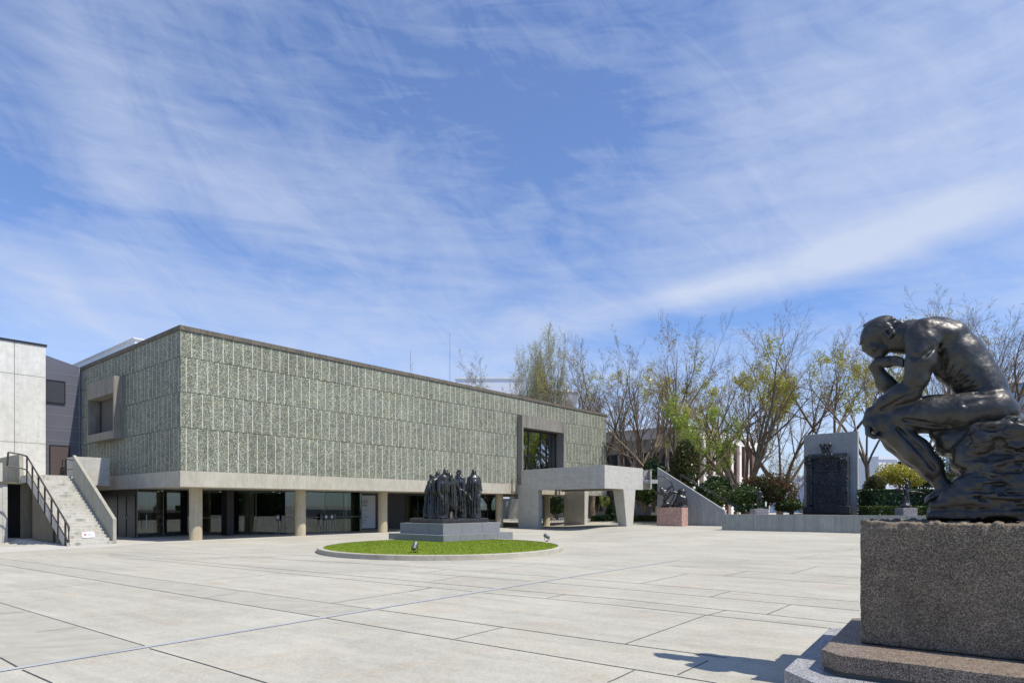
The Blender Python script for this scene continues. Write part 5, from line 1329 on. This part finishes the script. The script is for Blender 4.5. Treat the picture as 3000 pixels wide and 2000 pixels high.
# ================================================================== TREES
def tube_np(path, rad, n, V, Q):
    k0 = len(V); ref = Vector((.3, .2, .9))
    for i, p in enumerate(path):
        d_ = (path[min(i+1, len(path)-1)]-path[max(i-1, 0)]).normalized(); a = d_.cross(ref)
        if a.length < .05: a = d_.cross(Vector((1, 0, 0)))
        a.normalize(); b = d_.cross(a)
        for k in range(n):
            th = 2*math.pi*k/n; V.append(tuple(p+(a*math.cos(th)+b*math.sin(th))*rad[i]))
    for i in range(len(path)-1):
        for k in range(n): Q.append((k0+i*n+k, k0+i*n+(k+1) % n, k0+(i+1)*n+(k+1) % n, k0+(i+1)*n+k))
def make_tree(seed, ht=14., nstem=5, fork=.16, spread=.42, r0=.22, kids=(7, 6, 5, 3), up=.03, wob=.06, leafmat=None, nleaf=0, lsize=.12, patches=6, patch_r=1.6, zleaf=(.2, 1.), barkm='bark', name='tree', label='', cat='tree', group=None, twig=.008, crownlen=1.0, low=.25, curve=.0):
    rg = random.Random(seed); VT, QT, VC, QC = [], [], [], []; tips = []
    def rv(s_): return Vector((rg.gauss(0, s_), rg.gauss(0, s_), rg.gauss(0, s_)))
    def grow(p, d_, L, r, lev):
        ns = (9, 6, 5, 4, 3)[lev]; path = [p.copy()]; rad = [r]; step = L/ns; cd_ = d_.copy()
        for i in range(ns):
            cd_ = (cd_+rv(wob*(1+.25*lev))+Vector((0, 0, up*(1.0 if lev else .6)))).normalized()
            p = p+cd_*step; path.append(p.copy()); rad.append(max(twig*.55, r*(1-(i+1)/ns)**.8*.92+r*.06))
        if lev < 2: tube_np(path, rad, 7 if lev == 0 else 5, VT, QT)
        else: tube_np(path, rad, 4 if lev == 2 else 3, VC, QC)
        if lev >= 2: tips.append(path[-1]); tips.append(path[len(path)//2])
        if lev >= len(kids): return
        nk = kids[lev]; nk = max(1, int(round(nk*rg.uniform(.75, 1.25))))
        for k in range(nk):
            t_ = low+(1-low)*((k+rg.random())/nk) if lev == 0 else .15+.85*((k+rg.random())/nk)
            fi = min(t_*ns, ns-.001); i = int(fi); q = path[i].lerp(path[i+1], fi-i); dd = (path[i+1]-path[i]).normalized()
            ax = dd.cross(rv(1)).normalized(); ang = math.radians(rg.uniform(20, 34) if lev == 0 else rg.uniform(24, 44))
            nd = (Matrix.Rotation(ang, 3, ax) @ dd).normalized()
            if nd.z < -.05: nd.z *= -.3
            rr_ = rad[i]*(rg.uniform(.42, .66)); LL = L*(1-t_*.45)*rg.uniform(.38, .62)
            grow(q, nd.normalized(), LL, max(rr_, twig*.8), lev+1)
    hf = ht*fork; base = [Vector((0, 0, -.3)), Vector((0, 0, 0)), Vector((rg.gauss(0, .05), rg.gauss(0, .05), hf*.5)), Vector((rg.gauss(0, .1), rg.gauss(0, .1), hf))]
    if fork > .02: tube_np(base, [r0*1.45, r0*1.25, r0*1.05, r0], 10, VT, QT)
    for k in range(nstem):
        az_ = 2*math.pi*(k+rg.uniform(-.3, .3))/nstem; tl = spread*rg.uniform(.45, 1.0) if k else spread*.15
        d_ = Vector((math.cos(az_)*math.sin(tl), math.sin(az_)*math.sin(tl), math.cos(tl)))
        bp = base[-1]-Vector((0, 0, hf*.15*rg.random())) if fork > .02 else Vector((math.cos(az_)*.2, math.sin(az_)*.2, 0))
        grow(bp, d_, (ht-hf)*rg.uniform(.82, 1.0)/max(.75, math.cos(tl))*crownlen*.93, r0*rg.uniform(.5, .78), 0)
    root = empty(name, (0, 0, 0), label, cat, group)
    mt = MB(); mt.v = VT; mt.f = QT; mt.build('trunk', MAT[barkm], root, smooth=True, fix=False)
    mt = MB(); mt.v = VC; mt.f = QC; mt.build('crown', MAT[barkm], root, smooth=True, fix=False)
    if leafmat:
        rn = np.random.RandomState(seed+5); tp = [q for q in tips if zleaf[0]*ht < q.z < zleaf[1]*ht*1.1]
        if patches: 
            cs = [rg.choice(tp) for _ in range(patches)]; tp = [q for q in tp if min((q-c_2).length for c_2 in cs) < patch_r*rg.uniform(.4, 1.1)] or tp
        VL, QL = [], []
        for _ in range(nleaf):
            q = rg.choice(tp)+rv(.16); a = rv(1).normalized()*lsize*rg.uniform(.5, 1.2); b = a.cross(rv(1)).normalized()*a.length*.55; k = len(VL)
            VL += [tuple(q-a), tuple(q-b), tuple(q+a), tuple(q+b)]; QL.append((k, k+1, k+2, k+3))
        mt = MB(); mt.v = VL; mt.f = QL; mt.build('leaves', MAT[leafmat], root, fix=False)
    zz = max(v[2] for v in VC); return root, zz*.985
def plant(tr, px, Y, ytop, zb=0., rz=0., wide=1.0, label=None, copy=False, group=None):
    root, ht = tr
    o = copy_tree(root) if copy else root
    hh = H+(HZ-ytop)/F*Y-zb; s_ = hh/ht
    o.location = ((px-1500)/F*Y, Y, zb); o.rotation_euler = (0, 0, rz); o.scale = (s_*wide, s_*wide, s_)
    if label: o['label'] = label
    if group: o['group'] = group
    return o
GT = 'tall bare spring trees behind the museum garden'
# unique trees
tA = make_tree(11, 14, 6, .20, .66, .27, (7, 6, 5, 4), label='x', group=GT, wob=.065, up=.035, low=.30, leafmat='leaf_yellow', nleaf=700, patches=5, lsize=.10)
tB = make_tree(23, 15, 6, .12, .68, .27, (8, 6, 4, 4), label='x', group=GT, wob=.06, up=.035, low=.34, leafmat='leaf_orange', nleaf=350, patches=4, lsize=.10)
tC = make_tree(37, 15, 9, .10, .74, .36, (8, 7, 5, 4), label='x', group=GT, wob=.055, up=.03, low=.30, leafmat='leaf_yellow', nleaf=13000, patches=34, patch_r=1.5, lsize=.11)
tD = make_tree(41, 13, 4, .30, .75, .22, (8, 7, 5, 3), label='x', group=GT, wob=.09, up=.03, low=.35, leafmat='leaf_yellow', nleaf=2600, patches=16, patch_r=1.3, lsize=.10, zleaf=(.6, 1.))
tE = make_tree(53, 14, 5, .15, .22, .22, (12, 7, 4, 2), label='x', group=GT, wob=.05, up=.25, leafmat='leaf_pale', nleaf=11000, patches=0, lsize=.06, barkm='bark_pale')
tG = make_tree(67, 9, 4, .30, .62, .12, (7, 6, 5, 2), label='x', group=GT, wob=.12, leafmat='leaf_green', nleaf=5200, patches=22, patch_r=1.1, lsize=.09)
# left -> right
plant(tE, 1612, 74, 948, 0, .4, .80, 'pale budding tree with upright branches rising behind the museum roof')
plant(tE, 1555, 80, 1000, 0, 2.0, .85, 'smaller pale budding tree left of the tall pale one', True)
plant(tA, 1735, 70, 1010, 0, 1.0, 1.0, 'bare tree with a few yellowish leaves just right of the pale budding trees')
plant(tA, 1668, 76, 1020, 0, 2.9, .8, 'half-hidden bare tree behind the museum roof, between two taller ones', True)
plant(tB, 1832, 71, 990, 0, 1.4, .95, 'bare many-limbed tree directly right of the museum end wall')
plant(tA, 1880, 66, 985, 0, 3.6, 1.1, 'second bare tree right of the museum, its trunk behind the porch landing', True)
plant(tB, 1975, 58, 965, 0, 2.2, .95, 'bare slender tree above the top of the sloping stair wall', True)
plant(tG, 2045, 52, 1150, 0, 1.5, .85, 'smaller tree with fresh green leaves in front of the two-storey building')
plant(tG, 2110, 54, 1240, 0, 4.5, .7, 'thin tree with sparse fresh leaves right of the fresh green one', True)
plant(tC, 2185, 56, 968, .6, .5, .98, 'largest tree with many stems and yellow-green leaf patches, centre of the garden')
plant(tB, 2285, 62, 975, .8, 4.0, 1.0, 'bare tree leaning behind the right side of the largest tree', True)
plant(tD, 2440, 62, 935, .9, .0, .95, 'wide bare tree with yellow-tipped crown above the portal slab')
plant(tD, 2545, 52, 985, .9, 2.4, .75, 'dark forked tree standing right behind the portal slab', True)
plant(tA, 2790, 66, 880, .8, 2.0, .95, 'bare tree showing above the back of the seated statue', True)
plant(tB, 2890, 70, 905, .8, 1.2, .8, 'dense bare tree right behind the shoulders of the seated statue', True)
plant(tB, 2955, 50, 790, .8, 3.3, 1.05, 'tallest bare tree at the right edge of the view', True)
plant(tA, 2680, 80, 900, .8, 4.2, .8, 'distant bare tree behind the head of the seated statue', True)
tH = make_tree(71, 7, 7, .02, .75, .07, (7, 6, 4, 2), label='x', wob=.10, up=.10, low=.1, barkm='bark_warm', leafmat='leaf_orange', nleaf=300, patches=6, name='bare_shrub', cat='shrub', group='bare twiggy shrubs')
plant(tH, 2285, 56, 1255, 1.0, 0, 1.0, 'large bare fan-shaped shrub left of the portal slab')
plant(tH, 2350, 60, 1300, 1.0, 2, .9, 'bare shrub half behind the portal slab', True)
plant(tH, 1850, 64, 1290, 0, 1, 1.0, 'reddish bare shrub just right of the museum end wall', True)
plant(tA, 1375, 84, 1066, 0, 3, 1.0, 'brown bare crown peeking over the museum roof, leftmost', True)
plant(tA, 1462, 86, 1078, 0, 5, .9, 'brown bare crown peeking over the museum roof, right of another', True)

# ---- shrubs and hedges made of leaf-sized faces
def shrub(name, c, r, n, ls, mat, label, cat='shrub', seed=0, group=None, lumps=9, box=False, stems=True, core=True):
    rn = np.random.RandomState(seed); c = Vector(c); root = empty(name, (c.x, c.y, c.z-r[2]), label, cat, group)
    if box: P = (rn.rand(n, 3)*2-1)*np.array(r); s_ = rn.rand(n) < .75; ax = rn.randint(0, 3, n); sg = np.sign(rn.randn(n)); P[s_, ax[s_]] = (sg*np.array(r)[ax])[s_]*(1-.10*rn.rand(s_.sum()))
    else:
        lc = rn.randn(lumps, 3); lc /= np.linalg.norm(lc, axis=1)[:, None]; lc[:, 2] = np.abs(lc[:, 2])*.9-.25; lc *= (.30+.38*rn.rand(lumps))[:, None]; lr = .34+.26*rn.rand(lumps)
        w_ = rn.randint(0, lumps, n); v = rn.randn(n, 3); v /= np.linalg.norm(v, axis=1)[:, None]; rad = (.55+.45*rn.rand(n)**.5)
        P = (lc[w_]+v*(lr[w_]*rad)[:, None])*np.array(r)
    P[:, 2] += r[2]; P = P[P[:, 2] > 0.02]; n = len(P)
    A = rn.randn(n, 3); A /= np.linalg.norm(A, axis=1)[:, None]; B = np.cross(A, rn.randn(n, 3)); B /= np.linalg.norm(B, axis=1)[:, None]
    l_ = ls*(.6+.8*rn.rand(n))[:, None]; A *= l_; B *= l_*.6
    V = np.stack([P-A, P-B, P+A, P+B], 1).reshape(-1, 3); q = np.arange(n*4).reshape(-1, 4)
    mb = MB(); mb.v = V.tolist(); mb.f = q.tolist(); mb.build('foliage', MAT[mat], root, fix=False)
    if box: MB().box(-r[0]*.93, r[0]*.93, -r[1]*.8, r[1]*.8, 0, r[2]*1.88).build('inner_core', MAT[mat], root)
    if stems:
        mb = MB(); rg = random.Random(seed)
        for k in range(7):
            a = rg.uniform(0, 6.28); d_ = rg.uniform(.2, .6)
            mb.tube([(math.cos(a)*.08, math.sin(a)*.08, 0), (math.cos(a)*r[0]*d_*.5, math.sin(a)*r[1]*d_*.5, r[2]*.9), (math.cos(a)*r[0]*d_, math.sin(a)*r[1]*d_, r[2]*1.55)], [.06, .045, .015], 5)
        mb.build('stem', MAT['bark'], root)
    return root
def sh(px0, px1, y0, y1, Y, depth, n, ls, mat, label, seed, **kw):
    a, b = D(px0, y1, Y), D(px1, y0, Y)
    return shrub('bush', ((a.x+b.x)/2, Y, (a.z+b.z)/2), ((b.x-a.x)/2, depth, (b.z-a.z)/2), n, ls, mat, label, seed=seed, **kw)
sh(1868, 1965, 1328, 1500, 53, 2.0, 7000, .10, 'leaf_dark', 'dark glossy evergreen above the low grey wall, left of the stair wall', 1, lumps=14)
sh(1840, 1930, 1400, 1500, 51.5, 1.6, 4500, .10, 'leaf_mid', 'mid-green bush under the bridge between porch and stair', 2)
sh(1955, 2060, 1255, 1480, 50.5, 1.6, 6500, .11, 'leaf_olive', 'loose olive-green tree-like bush behind the top of the stair wall', 3, lumps=12)
sh(2035, 2150, 1385, 1500, 49.5, 1.5, 6500, .10, 'leaf_dark', 'dark bush behind the middle of the stair wall', 4, lumps=12)
sh(2060, 2150, 1400, 1512, 48, 1.2, 4200, .09, 'leaf_mid', 'bright-edged green bush behind the foot of the stair wall', 5)
sh(2118, 2235, 1405, 1508, 46.5, 1.3, 7000, .075, 'leaf_mid', 'green bush left of the reddish one', 6, lumps=14)
sh(2150, 2335, 1372, 1512, 47.5, 1.8, 12000, .075, 'leaf_red', 'large reddish-brown bush behind the slender garden statue', 7, lumps=16)
sh(2270, 2370, 1452, 1512, 46.5, 1.2, 4500, .075, 'leaf_mid', 'low green bush at the left foot of the portal slab', 8)
sh(2140, 2260, 1470, 1512, 45.5, .7, 3500, .07, 'leaf_dark', 'low dark ground shrub behind the slender statue block', 9)
sh(2560, 2720, 1345, 1445, 60, 2.0, 6500, .10, 'leaf_yellow', 'sunlit yellow-green spreading tree left of the seated statue leg', 10, lumps=16)
sh(2625, 2790, 1290, 1490, 64, 2.4, 7500, .13, 'leaf_dark', 'dark evergreen tree behind the yellow-green one', 11, lumps=12)
sh(2530, 2600, 1380, 1470, 51, .8, 2500, .09, 'leaf_olive', 'ivy-like growth round the forked trunk right of the portal', 12)
hd = shrub('hedge', (D(2715, 0, 47).x, 47, 1.0+.95), (4.7, .9, .95), 14000, .10, 'leaf_dark', 'long dark clipped hedge right of the portal slab', 'hedge', 13, box=True, stems=False)
hd2 = shrub('hedge', (D(2710, 0, 44.8).x, 44.8, 1.0+.33), (4.4, .6, .34), 9000, .08, 'leaf_mid', 'lower lighter green hedge in front of the dark one', 'hedge', 14, box=True, stems=False)
a = D(1890, 1530, 53.0)
shrub('hedge', (a.x+.1, 53.0, .45), (2.4, .5, .42), 3500, .08, 'leaf_olive', 'low clipped hedge seen between porch pylon and pink pedestal', 'hedge', 15, box=True, stems=False)
gwl = empty('garden_wall', (a.x, 54, 0), 'low grey panel wall above the clipped hedge, left of the pink pedestal', 'wall')
MB().box(-1.3, 1.6, 0, .15, 0, H+(HZ-1482)/F*54).build('panel', MAT['conc_low'], gwl)
kb = MB().box(D(1850, 0, 51).x, D(1935, 0, 51).x, 51, 51.25, 0.2, .42).build('garden_kerb', MAT['conc_kerb']); tag(kb, 'pale kerb in front of the clipped garden hedge', 'kerb')
# greenery glimpsed under the porch
for k, (x0, x1, y0, y1, Y, mt, lb) in enumerate(((1728, 1790, 1500, 1545, 58, 'leaf_dark', 'dark bush seen under the porch, left one'), (1770, 1815, 1460, 1550, 60, 'leaf_dark', 'tall dark rounded shrub seen under the porch'), (1790, 1850, 1510, 1548, 57, 'leaf_olive', 'small olive bush beside the pylon foot'), (1600, 1665, 1440, 1530, 72, 'leaf_mid', 'green bush seen through the gap beside the left pier'), (1700, 1800, 1425, 1500, 75, 'leaf_dark', 'dark bushes closing the view under the porch'))):
    sh(x0, x1, y0, y1, Y, 1.5, 3500, .10, mt, lb, 30+k)
bw = empty('boundary_wall', (D(1720, 0, 82).x, 82, 0), 'grey garden boundary wall far behind the porch', 'wall')
MB().box(-14, 13, 0, .2, 0, 2.6).build('panel', MAT['conc_wall_v'], bw)
tagtree = plant(tG, 1775, 60, 1440, 0, .7, .8, 'thin pale young tree seen under the porch', True)
# metal barrier seen beside the porch pier
br_ = empty('metal_barrier', D(1636, 1479, 56)-Vector((0, 0, H)), 'pale metal barrier frame seen through the porch', 'barrier')
c = MB(); 
for z_ in (.18, .55, .95): c.tube([(-.6, 0, z_), (.6, 0, z_)], .022, 6)
for x_ in np.linspace(-.6, .6, 7): c.tube([(x_, 0, .02), (x_, 0, .95)], .018, 6)
c.build('frame', MAT['steel'], br_)
# cafe tables and chairs behind the rear glass
ch0 = None
for i in range(5):
    loc = W(20.3+i*1.25, 5.9)
    lb = 'small dark-seated steel cafe chair under the museum, in a row right of the figure group'
    if ch0 is None:
        ch0 = empty('cafe_chair', loc, lb, 'chair', 'cafe chairs in a row under the museum', BANG)
        MB().box(-.2, .2, -.2, .2, .43, .46).build('seat', MAT['post_black'], ch0)
        MB().box(-.2, .2, .17, .2, .62, .85).build('backrest', MAT['post_black'], ch0)
        for a, b in ((-.18, -.18), (.18, -.18), (-.18, .18), (.18, .18)): MB().tube([(a, b, 0), (a, b, .44 if b < 0 else .85)], .014, 6).build('leg', MAT['steel'], ch0)
    else: copy_tree(ch0, loc, BANG)
tb_ = empty('cafe_table', W(22.5, 5.1), 'long narrow steel cafe table in front of the row of chairs', 'table', rz=BANG)
MB().box(-2.4, 2.4, -.2, .2, .70, .73).build('tabletop', MAT['conc_porch'], tb_)
for x_ in (-2.2, -.7, .7, 2.2): MB().tube([(x_, 0, 0), (x_, 0, .7)], .02, 6).build('leg', MAT['steel'], tb_)

# ================================================================== BUILDINGS BEYOND
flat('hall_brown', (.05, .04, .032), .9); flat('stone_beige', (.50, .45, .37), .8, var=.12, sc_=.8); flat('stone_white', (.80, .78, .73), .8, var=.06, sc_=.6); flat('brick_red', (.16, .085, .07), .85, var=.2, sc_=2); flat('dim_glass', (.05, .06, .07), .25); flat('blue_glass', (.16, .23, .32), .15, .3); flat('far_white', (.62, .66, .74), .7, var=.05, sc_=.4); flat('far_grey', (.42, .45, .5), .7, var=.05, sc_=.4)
q0 = D(2018, 1246, 70.0); zt_ = q0.z
an = empty('two_storey_building', Vector((q0.x, q0.y, 0)), 'two-storey grey-beige building with white piers behind the garden trees', 'building', rz=BANG)
LB_, SB_ = 22.0, 26.0
MB().box(0, LB_, 0, SB_, 0, zt_-1.2).build('wall', MAT['stone_beige'], an)
MB().box(-.25, LB_+.2, -.25, SB_, zt_-1.2, zt_-.15).build('parapet', MAT['stone_white'], an)
MB().box(-.35, LB_+.3, -.35, SB_, zt_-.15, zt_).build('roof_edge', MAT['stone_white'], an)
for k in range(8):     # sunlit front: pale piers with recessed red and glass bays
    x_ = .3+k*2.8
    MB().box(x_, x_+.70, -.40, .0, 0, zt_-1.2).build('pier', MAT['stone_white'], an)
    if k < 7:
        MB().box(x_+1.75, x_+2.1, -.4, -.002, 0, zt_-1.25).build('pier', MAT['brick_red'], an)
        for z_ in (1.2, 5.4):
            w_ = MB().box(x_+.7, x_+1.65, -.06, -.003, z_, z_+2.6).build('window', MAT['dim_glass'], an)
            MB().box(x_+.66, x_+1.69, -.2, -.061, z_-.25, z_-.05).build('sill', MAT['stone_white'], w_)
        MB().box(x_+.56, x_+1.69, -.35, -.003, 3.9, 4.8).build('spandrel', MAT['stone_white'], an)
for k in range(12):    # shaded side: rows of tall windows between fins
    s_ = .8+k*2.05
    for z_ in (1.0, 4.9): MB().box(-.05, -.003, s_, s_+1.5, z_, z_+2.9).build('window', MAT['dim_glass'], an)
    MB().box(-.35, -.003, s_+1.62, s_+1.85, .4, zt_-1.25).build('fin', MAT['stone_beige'], an)
def far_block(name, px0, px1, ytop, Y, dep, mat, label, rz=0., rows_=4, cols=6, winm='dim_glass', zbase=0, bay=None, wf=.5):
    a, b = D(px0, ytop, Y), D(px1, ytop, Y); w_ = b.x-a.x; o = empty(name, (a.x, Y, 0), label, 'building', rz=rz)
    MB().box(0, w_, 0, dep, 0, a.z).build('wall', MAT[mat], o); MB().box(-.2, w_+.2, -.2, dep, a.z, a.z+.5).build('roof_edge', MAT['far_white'], o)
    fh = 3.6; n = int((a.z-1)/fh); cw = w_/cols
    for r_ in range(max(0, n-rows_), n):
        for c_i in range(cols): MB().box(cw*(c_i+.5-wf/2), cw*(c_i+.5+wf/2), -.06, -.003, r_*fh+1.2, r_*fh+2.9).build('window', MAT[winm], o)
    return o
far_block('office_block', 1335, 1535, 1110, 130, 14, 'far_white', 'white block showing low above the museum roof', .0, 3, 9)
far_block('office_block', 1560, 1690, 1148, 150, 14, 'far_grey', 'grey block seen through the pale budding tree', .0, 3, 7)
far_block('white_building', 2574, 2640, 1345, 105, 16, 'far_white', 'white modern building left of the seated statue leg, with framed bays', .25, 3, 2, 'far_grey', wf=.72)
far_block('white_building', 2500, 2562, 1378, 112, 12, 'far_grey', 'pale grey-blue building just right of the portal slab', .1, 3, 4)
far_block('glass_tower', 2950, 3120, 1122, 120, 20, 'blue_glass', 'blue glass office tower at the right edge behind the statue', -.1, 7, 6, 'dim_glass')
far_block('white_building', 2330, 2400, 1400, 120, 12, 'far_white', 'pale building glimpsed left of the portal slab', 0, 3, 4)
# ================================================================== OPPOSITE SIDE OF THE FORECOURT (behind the camera, seen only in reflections)
tR = shrub('evergreen_tree', (0, 0, 5.2), (4.2, 4.2, 5.2), 9000, .30, 'leaf_dark', 'broad dark evergreen tree across the forecourt, behind the camera', 'tree', 50, 'evergreen trees across the forecourt', lumps=14)
rg = random.Random(9)
for i in range(24):
    x_ = -70+i*6.0; y_ = -34+rg.uniform(-3, 3); o = tR if i == 0 else copy_tree(tR)
    o.location = (x_, y_, -1.8); o.rotation_euler = (0, 0, rg.uniform(0, 6)); s_ = rg.uniform(.65, 1.0); o.scale = (s_, s_, s_)
ob_ = empty('reflection_hall', (-60, -60, 0), 'long brown-grey hall across the forecourt, behind the camera', 'building')
MB().box(-20, 160, 0, 18, 0, 7).build('wall', MAT['hall_brown'], ob_)  # unseen block added to darken what the museum glass reflects
bpy.context.view_layer.update()
